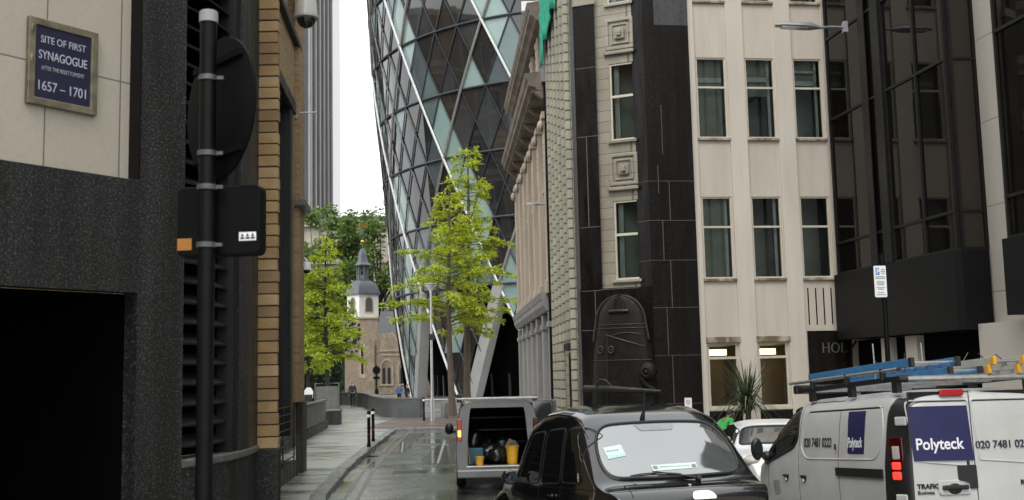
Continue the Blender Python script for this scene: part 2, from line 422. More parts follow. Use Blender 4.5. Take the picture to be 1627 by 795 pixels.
class MB:
    def __init__(self, T=None):
        self.v = []; self.f = []; self.T = T
    def add(self, vs, fs):
        o = len(self.v)
        if self.T is not None:
            vs = [tuple(self.T @ Vector(p)) for p in vs]
        self.v += [tuple(p) for p in vs]
        self.f += [tuple(i + o for i in f) for f in fs]
        return self
    def box(self, x0, x1, y0, y1, z0, z1):
        return self.add([(x0, y0, z0), (x1, y0, z0), (x1, y1, z0), (x0, y1, z0), (x0, y0, z1), (x1, y0, z1), (x1, y1, z1), (x0, y1, z1)],
                        [(0, 3, 2, 1), (4, 5, 6, 7), (0, 1, 5, 4), (1, 2, 6, 5), (2, 3, 7, 6), (3, 0, 4, 7)])
    def obox(self, c, sx, sy, sz, R):
        vs = []
        for a in ((-1, -1, -1), (1, -1, -1), (1, 1, -1), (-1, 1, -1), (-1, -1, 1), (1, -1, 1), (1, 1, 1), (-1, 1, 1)):
            vs.append(tuple(Vector(c) + R @ Vector((a[0] * sx / 2, a[1] * sy / 2, a[2] * sz / 2))))
        return self.add(vs, [(0, 3, 2, 1), (4, 5, 6, 7), (0, 1, 5, 4), (1, 2, 6, 5), (2, 3, 7, 6), (3, 0, 4, 7)])
    def quad(self, *p):
        return self.add(p, [tuple(range(len(p)))])
    def beam(self, p0, p1, wd, th, up=(0, 0, 1)):
        p0 = Vector(p0); p1 = Vector(p1)
        d = (p1 - p0).normalized(); u = Vector(up)
        s = d.cross(u)
        if s.length < 1e-4:
            s = d.cross(Vector((1, 0, 0)))
        s.normalize(); n = s.cross(d).normalized()
        vs = []
        for p in (p0, p1):
            for a, b_ in ((-1, -1), (1, -1), (1, 1), (-1, 1)):
                vs.append(tuple(p + s * a * wd / 2 + n * b_ * th / 2))
        return self.add(vs, [(0, 1, 2, 3), (7, 6, 5, 4), (0, 4, 5, 1), (1, 5, 6, 2), (2, 6, 7, 3), (3, 7, 4, 0)])
    def tube(self, pts, r, n=8, caps=True):
        pts = [Vector(p) for p in pts]
        rs = r if isinstance(r, (list, tuple)) else [r] * len(pts)
        prev = None; vs = []; fs = []
        for i, p in enumerate(pts):
            d = (pts[min(i + 1, len(pts) - 1)] - pts[max(i - 1, 0)])
            d.normalize()
            if prev is None:
                s = d.cross(Vector((0, 0, 1)))
                if s.length < 1e-3:
                    s = Vector((1, 0, 0))
            else:
                s = prev - d * prev.dot(d)
            s.normalize(); prev = s
            t = d.cross(s)
            for k in range(n):
                a = 2 * pi * k / n
                vs.append(tuple(p + (s * cos(a) + t * sin(a)) * rs[i]))
        for i in range(len(pts) - 1):
            for k in range(n):
                k2 = (k + 1) % n
                fs.append((i * n + k, i * n + k2, (i + 1) * n + k2, (i + 1) * n + k))
        if caps:
            fs.append(tuple(reversed(range(n))))
            fs.append(tuple(range((len(pts) - 1) * n, len(pts) * n)))
        return self.add(vs, fs)
    def cyl(self, p0, p1, r0, r1=None, n=14):
        return self.tube([p0, p1], [r0, r0 if r1 is None else r1], n)
    def lathe(self, prof, c=(0, 0, 0), n=20, sx=1., sy=1.):
        vs = []; fs = []
        for r, z in prof:
            for k in range(n):
                a = 2 * pi * k / n
                vs.append((c[0] + r * cos(a) * sx, c[1] + r * sin(a) * sy, c[2] + z))
        for i in range(len(prof) - 1):
            for k in range(n):
                k2 = (k + 1) % n
                fs.append((i * n + k, i * n + k2, (i + 1) * n + k2, (i + 1) * n + k))
        fs.append(tuple(reversed(range(n))))
        fs.append(tuple(range((len(prof) - 1) * n, len(prof) * n)))
        return self.add(vs, fs)
    def ball(self, c, r, n=14, m=9):
        if not isinstance(r, (list, tuple)):
            r = (r, r, r)
        prof = [(max(1e-4, sin(pi * i / m)), -cos(pi * i / m)) for i in range(m + 1)]
        vs = []; fs = []
        for q, z in prof:
            for k in range(n):
                a = 2 * pi * k / n
                vs.append((c[0] + q * cos(a) * r[0], c[1] + q * sin(a) * r[1], c[2] + z * r[2]))
        for i in range(m):
            for k in range(n):
                k2 = (k + 1) % n
                fs.append((i * n + k, i * n + k2, (i + 1) * n + k2, (i + 1) * n + k))
        return self.add(vs, fs)
    def prism(self, poly, h0, h1, ax='z'):
        """polygon extruded; ax z: poly is (x,y); ax y: poly is (x,z) extruded along y; ax x: poly is (y,z)"""
        def mk(a, b_, h):
            return (a, b_, h) if ax == 'z' else ((a, h, b_) if ax == 'y' else (h, a, b_))
        n = len(poly)
        vs = [mk(a, b_, h0) for a, b_ in poly] + [mk(a, b_, h1) for a, b_ in poly]
        fs = [tuple(range(n))[::-1], tuple(range(n, 2 * n))]
        for k in range(n):
            k2 = (k + 1) % n
            fs.append((k, k2, n + k2, n + k))
        return self.add(vs, fs)
    def panel(self, x0, x1, z0, z1, y, th, holes=(), back=False):
        """upright wall, front at y (viewer at -y), rectangular holes with reveals"""
        xs = sorted(set([x0, x1] + [h[0] for h in holes] + [h[1] for h in holes]))
        zs = sorted(set([z0, z1] + [h[2] for h in holes] + [h[3] for h in holes]))
        xs = [a for a in xs if x0 <= a <= x1]; zs = [a for a in zs if z0 <= a <= z1]
        for a, b_ in zip(xs, xs[1:]):
            for c, d in zip(zs, zs[1:]):
                mx, mz = (a + b_) / 2, (c + d) / 2
                if any(h[0] < mx < h[1] and h[2] < mz < h[3] for h in holes):
                    continue
                self.quad((a, y, c), (b_, y, c), (b_, y, d), (a, y, d))
                if back:
                    self.quad((a, y + th, c), (a, y + th, d), (b_, y + th, d), (b_, y + th, c))
        for h in holes:
            a, b_, c, d = max(h[0], x0), min(h[1], x1), max(h[2], z0), min(h[3], z1)
            self.quad((a, y, c), (a, y, d), (a, y + th, d), (a, y + th, c))
            self.quad((b_, y, c), (b_, y + th, c), (b_, y + th, d), (b_, y, d))
            if d < z1:
                self.quad((a, y, d), (b_, y, d), (b_, y + th, d), (a, y + th, d))
            if c > z0:
                self.quad((a, y, c), (a, y + th, c), (b_, y + th, c), (b_, y, c))
        self.quad((x0, y, z0), (x0, y, z1), (x0, y + th, z1), (x0, y + th, z0))
        self.quad((x1, y, z0), (x1, y + th, z0), (x1, y + th, z1), (x1, y, z1))
        self.quad((x0, y, z1), (x1, y, z1), (x1, y + th, z1), (x0, y + th, z1))
        return self
    def ring(self, outer, inner, h0, h1, ax='y'):
        """frame between two polygons of equal count"""
        def mk(p, h):
            return (p[0], p[1], h) if ax == 'z' else ((p[0], h, p[1]) if ax == 'y' else (h, p[0], p[1]))
        n = len(outer)
        vs = [mk(p, h0) for p in outer] + [mk(p, h0) for p in inner] + [mk(p, h1) for p in outer] + [mk(p, h1) for p in inner]
        fs = []
        for k in range(n):
            j = (k + 1) % n
            fs += [(k, j, n + j, n + k), (2 * n + k, 3 * n + k, 3 * n + j, 2 * n + j), (k, 2 * n + k, 2 * n + j, j), (n + k, n + j, 3 * n + j, 3 * n + k)]
        return self.add(vs, fs)
    def rect_frame(self, x0, x1, z0, z1, y0, y1, wd):
        o = [(x0, z0), (x1, z0), (x1, z1), (x0, z1)]
        i = [(x0 + wd, z0 + wd), (x1 - wd, z0 + wd), (x1 - wd, z1 - wd), (x0 + wd, z1 - wd)]
        return self.ring(o, i, y0, y1, 'y')
    def build(self, name, mtl, parent=None, smooth=False, bev=0., angle=38, bseg=2):
        me = bpy.data.meshes.new(name)
        vs = self.v
        if parent is not None:
            I = world_of(parent).inverted()
            vs = [tuple(I @ Vector(p)) for p in vs]
        me.from_pydata(vs, [], self.f)
        me.update()
        if isinstance(mtl, str):
            mtl = MT[mtl]
        me.materials.append(mtl)
        if smooth:
            me.shade_smooth()
            me.set_sharp_from_angle(angle=radians(angle))
        o = bpy.data.objects.new(name, me)
        COL.objects.link(o)
        if parent is not None:
            o.parent = parent
        if bev:
            b = o.modifiers.new('bevel', 'BEVEL')
            b.width = bev; b.segments = bseg; b.limit_method = 'ANGLE'; b.angle_limit = radians(40)
        return o

def local(o):
    return Matrix.Translation(o.location) @ o.rotation_euler.to_matrix().to_4x4()
def world_of(o):
    m = local(o)
    while o.parent is not None:
        o = o.parent
        m = local(o) @ m
    return m

def tag(o, label=None, cat=None, group=None, kind=None):
    if label: o['label'] = label
    if cat: o['category'] = cat
    if group: o['group'] = group
    if kind: o['kind'] = kind
    return o

def thing(name, label, cat, loc=(0, 0, 0), deg=0., group=None):
    o = bpy.data.objects.new(name, None)
    o.empty_display_size = .2
    o.location = loc
    o.rotation_euler = (0, 0, radians(deg))
    COL.objects.link(o)
    return tag(o, label, cat, group)

def copy_tree(o, parent=None):
    c = o.copy()
    COL.objects.link(c)
    if parent is not None:
        c.parent = parent
    for ch in list(o.children):
        copy_tree(ch, c)
    return c

def TF(o):
    return world_of(o)

def text(name, s, size, mtl, parent, loc, rot, align='LEFT', bold=0., ext=.0015, space=1.0, sx=1.0):
    """lettering as a mesh of its own; loc/rot in the parent's space; rot is a 3x3 whose x runs along the line"""
    cu = bpy.data.curves.new(name, 'FONT')
    cu.body = s; cu.size = size; cu.align_x = align; cu.extrude = ext; cu.offset = bold; cu.space_character = space
    t = bpy.data.objects.new(name, cu)
    COL.objects.link(t)
    bpy.context.view_layer.update()
    dg = bpy.context.evaluated_depsgraph_get()
    me = bpy.data.meshes.new_from_object(t.evaluated_get(dg))
    bpy.data.objects.remove(t)
    bpy.data.curves.remove(cu)
    me.name = name
    R = rot.to_4x4() if rot is not None else Matrix.Identity(4)
    me.transform(Matrix.Translation(loc) @ R @ Matrix.Diagonal((sx, 1, 1, 1)))
    me.materials.clear()
    me.materials.append(MT[mtl] if isinstance(mtl, str) else mtl)
    o = bpy.data.objects.new(name, me)
    COL.objects.link(o)
    o.parent = parent
    return o
UPRIGHT = Matrix(((1, 0, 0), (0, 0, -1), (0, 1, 0)))      # text in the x-z plane, facing -y

def rrect(x0, x1, z0, z1, r, n=5):
    p = []
    for cx, cz, a0 in ((x1 - r, z0 + r, -90), (x1 - r, z1 - r, 0), (x0 + r, z1 - r, 90), (x0 + r, z0 + r, 180)):
        for k in range(n + 1):
            a = radians(a0 + 90 * k / n)
            p.append((cx + r * cos(a), cz + r * sin(a)))
    return p

setup_mats()
# ------------------------------------------------------------------ ground, road, pavement
def sheet(name, poly, z, m, kind='structure', th=None):
    b = MB()
    if th:
        b.prism(poly, z - th, z)
    else:
        b.quad(*[(x, y, z) for x, y in poly])
    o = b.build(name, m)
    tag(o, kind=kind)
    return o
g = MB().quad((-900, -400, -.03), (900, -400, -.03), (900, 1500, -.03), (-900, 1500, -.03)).build('ground', 'ground')
tag(g, kind='structure')
sheet('road', [(-8, -30), (40, -30), (40, 60), (-8, 60)], -.004, 'asphalt')
KERB = [(-.9, -12), (-.9, 4), (-1.2, 9.5), (-2.5, 14.5), (-3.54, 20.4), (-3.84, 24), (-4.12, 27.6), (-4.5, 35), (-4.85, 42.4), (-5.0, 45.6)]
pav = [(-60, -12)] + KERB[:1] + [(x - .16, y) for x, y in KERB[1:]] + [(-5.2, 46.3), (-5.2, 57), (-60, 57)]
sheet('pavement', pav, .1, 'paving', th=.16)
# plaza beyond the cross kerb
sheet('plaza_paving', [(-60, 57.004), (-5.2, 57.004), (-5.2, 46.5), (2, 46.5), (2, 140), (-60, 140)], .1, 'paving', th=.16)
sheet('plaza_strip', [(-6.4, 46.6), (.3, 46.6), (.2, 58.5), (-6.4, 58.5)], .106, 'plaza', th=.004)
# right-hand pavement in front of the corner building and the glass bays
sheet('pavement_by_corner', [(1.5, 46.4), (.9, 29.6), (1.5, 28.4), (3.2, 27.9), (8.0, 28.0), (7.8, 25), (8.2, 18), (8.6, 8), (9, -10), (30, -10), (30, 46.4)], .1, 'paving', th=.16)
# kerb stones, each laid a little unevenly
kb = MB()
random.seed(3)
pts = []
for (x0, y0), (x1, y1) in zip(KERB, KERB[1:]):
    L = math.hypot(x1 - x0, y1 - y0); n = max(1, round(L / .95))
    for i in range(n):
        pts.append(((x0 + (x1 - x0) * i / n, y0 + (y1 - y0) * i / n), (x0 + (x1 - x0) * (i + 1) / n, y0 + (y1 - y0) * (i + 1) / n)))
for (a, b_) in pts:
    a = Vector((*a, 0)); b_ = Vector((*b_, 0)); d = (b_ - a); L = d.length; d.normalize()
    j = random.uniform(-.02, .02); h = .115 + random.uniform(-.012, .012)
    nrm = Vector((-d.y, d.x, 0))
    c = (a + b_) / 2 + nrm * (.12 + j)
    R = Matrix.Rotation(atan2(d.y, d.x) + random.uniform(-.012, .012), 3, 'Z') @ Matrix.Rotation(random.uniform(-.03, .03), 3, 'X')
    kb.obox((c.x, c.y, h / 2 - .04), L - .014, .30, h + .08, R)
tag(kb.build('kerb', 'kerb', bev=.02), kind='structure')
ck = MB()
x = -5.15
while x < 1.6:
    ck.box(x, x + .93, 46.3, 46.58, -.03, .112 + random.uniform(-.004, .004)); x += .94
tag(ck.build('cross_kerb', 'kerb', bev=.015), kind='structure')
# worn yellow lines and gutter setts
yl = MB()
for off in (.32, .56):
    for (x0, y0), (x1, y1) in zip(KERB[3:], KERB[4:]):
        yl.quad((x0 + off, y0, .001), (x0 + off + .07, y0, .001), (x1 + off + .07, y1, .001), (x1 + off, y1, .001))
tag(yl.build('road_marking', 'yellowline'), kind='structure')
for nm_, pl_ in (('road_patch', [(-2.6, 28.5), (-1.1, 28.2), (-.9, 37.5), (-2.5, 38)]), ('road_patch', [(-4.1, 33), (-3.4, 33), (-3.6, 44.5), (-4.4, 44.5)])):
    tag(MB().quad(*[(x_, y_, .0005) for x_, y_ in pl_]).build(nm_, 'patch'), kind='structure')
gr_ = thing('drain_cover', 'slotted iron drain cover in the gutter beside the two bollards', 'drain cover', (-4.15, 31.5, .001))
b = MB(TF(gr_)); b.rect_frame(-.22, .22, -.22, .22, 0, .006, .03)
MB(TF(gr_)).box(-.24, .24, -.24, .24, -.02, .003).build('frame', 'ironcover', gr_)
for k in range(6):
    MB(TF(gr_)).box(-.2, .2, -.19 + k * .07, -.155 + k * .07, .0035, .005).build('slot', 'black', gr_)
cv = MB()
cv.box(-2.9, -2.1, 25.8, 26.5, -.02, .002)
tag(cv.build('manhole_cover', 'ironcover'), 'square iron cover set in the wet road by the kerb', 'manhole cover')

# ------------------------------------------------------------------ near left: granite building
GB = thing('granite_building', 'dark speckled granite building with cream stone panel and black doorway at left', 'building', (-3.15, 6.66, 0), 54)
T = TF(GB)
b = MB(T)
b.panel(-5, 1.36, 0, 8.2, 0, .14, [(-3.3, .978, 0, 2.82), (-5, .985, 3.60, 8.2)])
b.build('granite_wall', 'granite', GB)
MB(T).panel(-5, 1.0, 3.5, 8.2, .125, .1).build('stone_panel', 'cream', GB)
b = MB(T)
b.box(-5, .98, .002, .12, 3.575, 3.602)
b.build('sill', 'granite_pale', GB)
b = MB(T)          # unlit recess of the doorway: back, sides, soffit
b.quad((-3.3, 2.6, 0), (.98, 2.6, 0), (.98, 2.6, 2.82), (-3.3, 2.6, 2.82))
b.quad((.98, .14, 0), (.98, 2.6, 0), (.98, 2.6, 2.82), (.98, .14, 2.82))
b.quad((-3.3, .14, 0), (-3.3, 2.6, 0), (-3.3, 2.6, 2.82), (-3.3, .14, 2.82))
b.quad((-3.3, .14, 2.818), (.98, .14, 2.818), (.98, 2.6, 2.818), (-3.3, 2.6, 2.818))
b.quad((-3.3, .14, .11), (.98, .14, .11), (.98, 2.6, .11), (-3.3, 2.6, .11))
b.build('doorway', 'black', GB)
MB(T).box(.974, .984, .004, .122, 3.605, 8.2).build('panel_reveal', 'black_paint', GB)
# curved bay with a louvred window, further along
cx = [(-2.375, 7.78), (-2.27, 8.05), (-2.20, 8.4), (-2.175, 8.8), (-2.19, 9.1), (-2.22, 9.4), (-2.225, 9.5)]
def strip(pl, z0, z1, off=0., back=.3):
    b = MB()
    q = []
    for i, (x, y) in enumerate(pl):
        q.append((x + off, y))
    poly = q + [(x - back, y) for x, y in reversed(pl)]
    b.prism(poly, z0, z1)
    return b
strip(cx, 0, 1.60, .0, .22).build('plinth_wall', 'granite', GB, smooth=True)
strip(cx, 1.602, 1.66, .02, .22).build('curved_sill', 'granite_pale', GB, smooth=True, bev=.01)
jb = [(-2.176, 8.72), (-2.178, 8.95), (-2.19, 9.15), (-2.225, 9.52)]
strip(jb, 1.662, 8.2, 0., .6).build('granite_jamb', 'granite', GB, smooth=True)
lp = [(-2.40, 7.80), (-2.30, 8.08), (-2.235, 8.4), (-2.21, 8.72)]
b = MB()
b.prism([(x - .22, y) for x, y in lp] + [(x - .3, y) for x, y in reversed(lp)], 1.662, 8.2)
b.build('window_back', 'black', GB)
for k in range(44):
    z = 1.75 + k * .148
    b = MB()
    vs = []
    for (x, y) in lp:
        vs += [(x - .02, y, z), (x - .16, y, z + .075), (x - .165, y, z + .06), (x - .025, y, z - .015)]
    fs = []
    for i in range(len(lp) - 1):
        for q in range(4):
            fs.append((i * 4 + q, i * 4 + (q + 1) % 4, (i + 1) * 4 + (q + 1) % 4, (i + 1) * 4 + q))
    b.add(vs, fs)
    b.build('louvre_slat', 'louvre', GB)
b = MB()
for (x, y) in ((-2.205, 8.58), (-2.20, 8.66)):
    b.box(x - .12, x, y - .03, y + .03, 1.662, 8.2)
b.build('window_frame', 'dark_frame', GB)
# upper storeys out of the picture, so that the street is closed in
# brick pier projecting past the jamb: coursed units
pb = MB().box(-2.6, -2.063, 9.49, 9.56, 1.62, 8.6).build('brick_pier', 'mortar', GB)
z = 1.625; k = 0
mats = ['bigbrick', 'bigbrick_dark', 'bigbrick_pale']
random.seed(5)
while z < 8.5:
    q = random.choice(mats + ['bigbrick'])
    jx = random.uniform(-.004, .006)
    b = MB()
    if k % 4 == 3:
        b.box(-2.62, -2.058 + jx, 9.478, 9.55, z, z + .092)
    else:
        b.box(-2.62, -2.052 + jx, 9.47 + random.uniform(-.003, .004), 9.55, z, z + .092)
    b.build('brick_course', q, pb, bev=.006)
    z += .1025; k += 1
MB().box(-2.64, -2.04, 9.46, 9.58, 0, 1.62).build('pier_base', 'granite', GB, bev=.01)
# the rest of the building up the street side (out of view behind the pier) and its bulk
MB().prism([(-3.2, 9.60), (-2.25, 9.60), (-3.6, 14), (-9, 14), (-9, 9.60)], 0, 8.6).build('rear_wall', 'brick', GB)
# ---- plaque
PL = thing('wall_plaque', 'navy enamel plaque in a bronze frame on the cream stone panel', 'plaque', (-3.15, 6.66, 0), 54)
T = TF(PL)
px0, px1, pz0, pz1 = .195, .697, 4.02, 4.602
MB(T).rect_frame(px0, px1, pz0, pz1, .085, .124, .05).build('frame', 'bronze_frame', PL, bev=.006)
MB(T).box(px0 + .05, px1 - .05, .1, .122, pz0 + .05, pz1 - .05).build('panel', 'navy', PL)
b = MB(T)
for sx_, sz_ in ((px0 + .022, pz0 + .30), (px0 + .022, pz1 - .08)):
    b.ball((sx_, .083, sz_), (.012, .006, .03))
b.build('fixing', 'bronze_frame', PL)
pc = (px0 + px1) / 2
for s_, z_, sz_, m_, sx_ in (('SITE OF FIRST', 4.445, .068, 'white', .80), ('SYNAGOGUE', 4.335, .084, 'white', .70), ('AFTER THE RESETTLEMENT', 4.262, .040, 'white_cap', .64), ('1657 – 1701', 4.125, .092, 'white', .80)):
    text('lettering', s_, sz_, m_, PL, (pc, .098, z_), UPRIGHT, 'CENTER', sx=sx_)
# ---- sign post seen from behind
SP = thing('traffic_sign_post', 'black sign post with round sign and box sign seen from behind, nearest to the viewer', 'sign post', (-1.412, 5.0, 0))
T = TF(SP)
MB(T).cyl((0, 0, 0), (0, 0, 3.9), .0385, n=20).build('pole', 'black_paint', SP, smooth=True)
MB(T).lathe([(.0435, 0), (.0435, .04), (.042, .052), (.036, .056)], (0, 0, 3.89)).build('pole_cap', 'white_cap', SP, smooth=True)
dc = Vector((.028, .085, 3.495)); a = radians(-48)
ax_ = Vector((sin(a), cos(a), 0)) * 0 + Vector((-sin(a), cos(a), 0))
R = Matrix.Rotation(radians(-48), 3, 'Z')
b = MB(T)
n = 40
vs = []; fs = []
for y_, r_ in ((0, .335), (.004, .343), (.014, .343), (.018, .335)):
    for k in range(n):
        vs.append(tuple(dc + R @ Vector((r_ * cos(2 * pi * k / n), y_, r_ * sin(2 * pi * k / n)))))
for i in range(3):
    for k in range(n):
        fs.append((i * n + k, i * n + (k + 1) % n, (i + 1) * n + (k + 1) % n, (i + 1) * n + k))
fs += [tuple(reversed(range(n))), tuple(range(3 * n, 4 * n))]
b.add(vs, fs)
b.build('round_sign', 'matt_black', SP, smooth=True)
for z_ in (3.72, 3.27):
    b = MB(T)
    q = [dc + R @ Vector((-.24, -.008, z_ - 3.495)), dc + R @ Vector((.24, -.008, z_ - 3.495))]
    b.beam(q[0], q[1], .02, .03)
    b.build('sign_channel', 'matt_black', SP)
for z_ in (3.62, 3.26, 3.10, 2.83):
    b = MB(T)
    b.lathe([(.0415, -.012), (.046, -.012), (.046, .012), (.0415, .012)], (0, 0, z_))
    b.box(.03, .075, -.012, .012, z_ - .008, z_ + .008)
    b.build('clamp', 'clamp', SP, smooth=True)
Rb = fr(0, 0, -7)
bx = MB(T @ Rb).prism(rrect(-.165, .24, 2.785, 3.115, .03), .046, .135, 'y').build('sign_box', 'matt_black', SP, bev=.008)
MB(T @ Rb).box(-.16, -.09, .0425, .0455, 2.815, 2.87).build('orange_sticker', 'orange', bx)
st = MB(T @ Rb).box(.14, .222, .0425, .0455, 2.85, 2.89).build('white_sticker', 'pure_white', bx)
b = MB(T @ Rb)
for i in range(3):
    x_ = .147 + i * .025
    b.box(x_, x_ + .019, .0412, .0422, 2.858, 2.866)
    b.prism([(x_ + .002, 2.87), (x_ + .017, 2.87), (x_ + .009, 2.884)], .0412, .0422, 'y')
b.build('sticker_print', 'black', st)
# ---- dome camera near
def dome_cam(label, loc, s, shell, stem):
    o = thing('dome_camera', label, 'camera', loc)
    T = TF(o)
    MB(T).lathe([(.03 * s, .21 * s), (.075 * s, .205 * s), (.10 * s, .17 * s), (.108 * s, .06 * s), (.118 * s, .045 * s), (.118 * s, .02 * s), (.09 * s, .012 * s)]).build('housing', shell, o, smooth=True)
    MB(T).lathe([(.088 * s, .014 * s), (.085 * s, -.015 * s), (.062 * s, -.05 * s), (.03 * s, -.068 * s), (.002, -.072 * s)]).build('dome', 'smoke', o, smooth=True)
    MB(T).tube(stem, .022 * s, 10).build('stem', shell, o, smooth=True)
    MB(T).obox(stem[-1], .06, .2 * s, .2 * s, Matrix.Identity(3)).build('wall_plate', shell, o, bev=.01)
    return o
dome_cam('large grey dome camera hanging at the top of the near brick pier', (-1.9, 10.0, 5.58), 1.0, 'cctv', [(0, 0, .2), (0, 0, .62), (-.03, -.06, .7), (-.2, -.3, .72)])
dome_cam('small white dome camera on the end of the far brick pier', (-4.93, 26.0, 4.80), 1.0, 'cctv_white', [(0, 0, .2), (0, -.0, .27), (-.05, -.0, .31), (-.2, 0, .31)])

# ------------------------------------------------------------------ second building on the left: yellow brick
BB = thing('brick_building', 'yellow brick building with granite base and railed window behind the dome cameras', 'building', (-4.62, 20, 0), 94.6)
T = TF(BB)      # local x runs away from the viewer along the street
b = MB(T)
b.panel(-5, 6.02, 1.0, 14.5, 0, .45, [(-3, 4.42, 1.0, 8.55), (-3, 5.3, 10.15, 12.6)])
b.build('brick_wall', 'brick', BB)
MB(T).quad((6.02, .46, 0), (6.02, 9, 0), (6.02, 9, 14.5), (6.02, .46, 14.5)).build('end_wall', 'brick', BB)
MB(T).box(-5, 6.02, .5, 9, 14.3, 14.5).build('roof', 'granite_pale', BB)
b = MB(T)
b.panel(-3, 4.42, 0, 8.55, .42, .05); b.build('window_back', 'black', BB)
b = MB(T); b.box(4.0, 4.415, -.03, .40, 1.0, 8.5); b.build('granite_jamb', 'granite', BB)
b = MB(T); b.box(-3, 4.7, -.08, .3, 8.3, 8.56); b.build('lintel', 'granite', BB)
MB(T).panel(-3, 5.3, 10.15, 12.6, .2, .05).build('white_panel', 'cream', BB)
MB(T).box(-3, 5.42, -.12, .3, 10.02, 10.16).build('black_sill', 'dark_frame', BB)
MB(T).box(5.0, 6.06, -.11, -.002, 1.71, 14.5).build('brick_pilaster', 'brick', BB)
MB(T).box(4.85, 6.14, -.26, -.0, 6.2, 6.36).build('string_course', 'granite_pale', BB, bev=.02)
MB(T).box(5.25, 6.12, -.16, -.002, 0, 1.7).build('granite_pedestal', 'granite', BB, bev=.01)
MB(T).box(-5, 4.95, -.1, .3, 0, .42).build('granite_base', 'granite', BB, bev=.01)
b = MB(T)
for k in range(8):
    z = .52 + k * .16
    b.cyl((-2, -.02, z), (4.9, -.02, z), .014, n=6)
for x in (-1, 1, 2.9, 4.8):
    b.box(x - .02, x + .02, -.03, -.005, .42, 1.72)
b.build('railing', 'dark_frame', BB)
WB = thing('wall_bracket', 'small metal bracket arm on the brick wall below the upper window', 'bracket', (-4.98, 25.0, 8.4))
T = TF(WB)
MB(T).box(-.1, .02, -.06, .06, -.12, .1).build('back_box', 'cctv', WB, bev=.01)
MB(T).tube([(0, 0, .03), (.35, .1, .05), (.46, .12, .06)], .018, 8).build('arm', 'steel', WB, smooth=True)

# ------------------------------------------------------------------ plinth railing and pedestals beyond
RW = thing('plinth_wall', 'low dark wall with grey panel railing along the left of the path', 'railing')
p0, p1 = Vector((-7.3, 37.8, .1)), Vector((-8.25, 48.5, .1))
dv = (p1 - p0).normalized(); nv = Vector((-dv.y, dv.x, 0))
def along(b, a0, a1, o0, o1, z0, z1):
    q = [p0 + dv * a0 + nv * o0, p0 + dv * a1 + nv * o0, p0 + dv * a1 + nv * o1, p0 + dv * a0 + nv * o1]
    b.prism([(v.x, v.y) for v in q], z0, z1)
b = MB(); along(b, -8, 10.7, 0, .35, 0, .42); b.build('plinth', 'granite', RW, bev=.02)
for k in range(8):
    b = MB(); along(b, -8 + k * 2.33, -8 + k * 2.33 + 2.27, .1, .2, .425, 1.22); b.build('railing_panel', 'panel_grey' if 'panel_grey' in MT else 'louvre', RW)
b = MB(); along(b, -8, 10.75, .05, .25, 1.27, 1.34); b.build('top_rail', 'panel_grey', RW)
for k, (x, y, h) in enumerate(((-8.55, 52, .62), (-9.25, 54.6, .5))):
    o = thing('stone_pedestal', ['dark stone pedestal at the end of the panel railing', 'low stone block beyond the panel railing'][k], 'pedestal', (x, y, .1))
    MB(TF(o)).box(-.28, .28, -.4, .4, 0, h).build('block', 'granite', o, bev=.02)
    MB(TF(o)).box(-.32, .32, -.44, .44, h, h + .08).build('coping', 'granite_pale', o, bev=.02)
gb = thing('glass_balustrade', 'short steel framed balustrade beside the stone pedestals', 'railing', (-10.0, 58, .1))
T = TF(gb)
MB(T).box(-.5, .65, -.02, .02, .1, 1.75).build('infill_panel', 'panel_grey', gb)
b = MB(T)
b.tube([(-.55, 0, 0), (-.55, 0, 1.9), (.7, 0, 1.9), (.7, 0, 0)], .05, 8)
b.build('frame', 'clamp', gb)

# ------------------------------------------------------------------ curved low wall in the plaza
wl = [(-15.6, 93), (-13.2, 88.5), (-11.2, 81.5), (-9.7, 73), (-8.4, 65.5), (-7.4, 60.8), (-6.9, 59.3), (-6.5, 58.8), (-5.05, 58.1)]
LW = thing('low_wall', 'curved low grey granite wall sweeping across the plaza', 'wall', (-8, 62, .1))
for nm, z0, z1, o0, o1, mtl in (('wall_body', .1, 1.08, .0, .5, 'wallgrey'), ('coping', 1.082, 1.16, -.04, .54, 'granite_pale')):
    b = MB(); inn = []; ou = []
    for i, (x, y) in enumerate(wl):
        a = Vector(wl[min(i + 1, len(wl) - 1)]) - Vector(wl[max(i - 1, 0)]); a.normalize(); nn = Vector((a.y, -a.x))
        f_ = 1 - .18 * max(0, (y - 60)) / 26
        ou.append((x + nn.x * -o0, y + nn.y * -o0)); inn.append((x - nn.x * o1, y - nn.y * o1))
    b.prism(ou + inn[::-1], z0, z1)
    b.build(nm, mtl if mtl in MT else 'louvre', LW, smooth=True)
# ------------------------------------------------------------------ office tower, far left
OT = thing('office_tower', 'tall dark glass office tower with pale vertical fins in the distance', 'tower', (-60, 240, 0))
MB().box(-95, -41.4, 220.5, 262, 0, 118).build('tower_core', 'tower_glass', OT)
x = -41.0
while x > -75:
    MB().box(x - .42, x, 220.1, 220.5, 24, 118).build('fin', 'fin', OT)
    x -= 1.75
y = 221.2
while y < 252:
    MB().box(-41.38, -41.0, y, y + .75, 24, 118).build('fin', 'fin', OT); y += 5.3

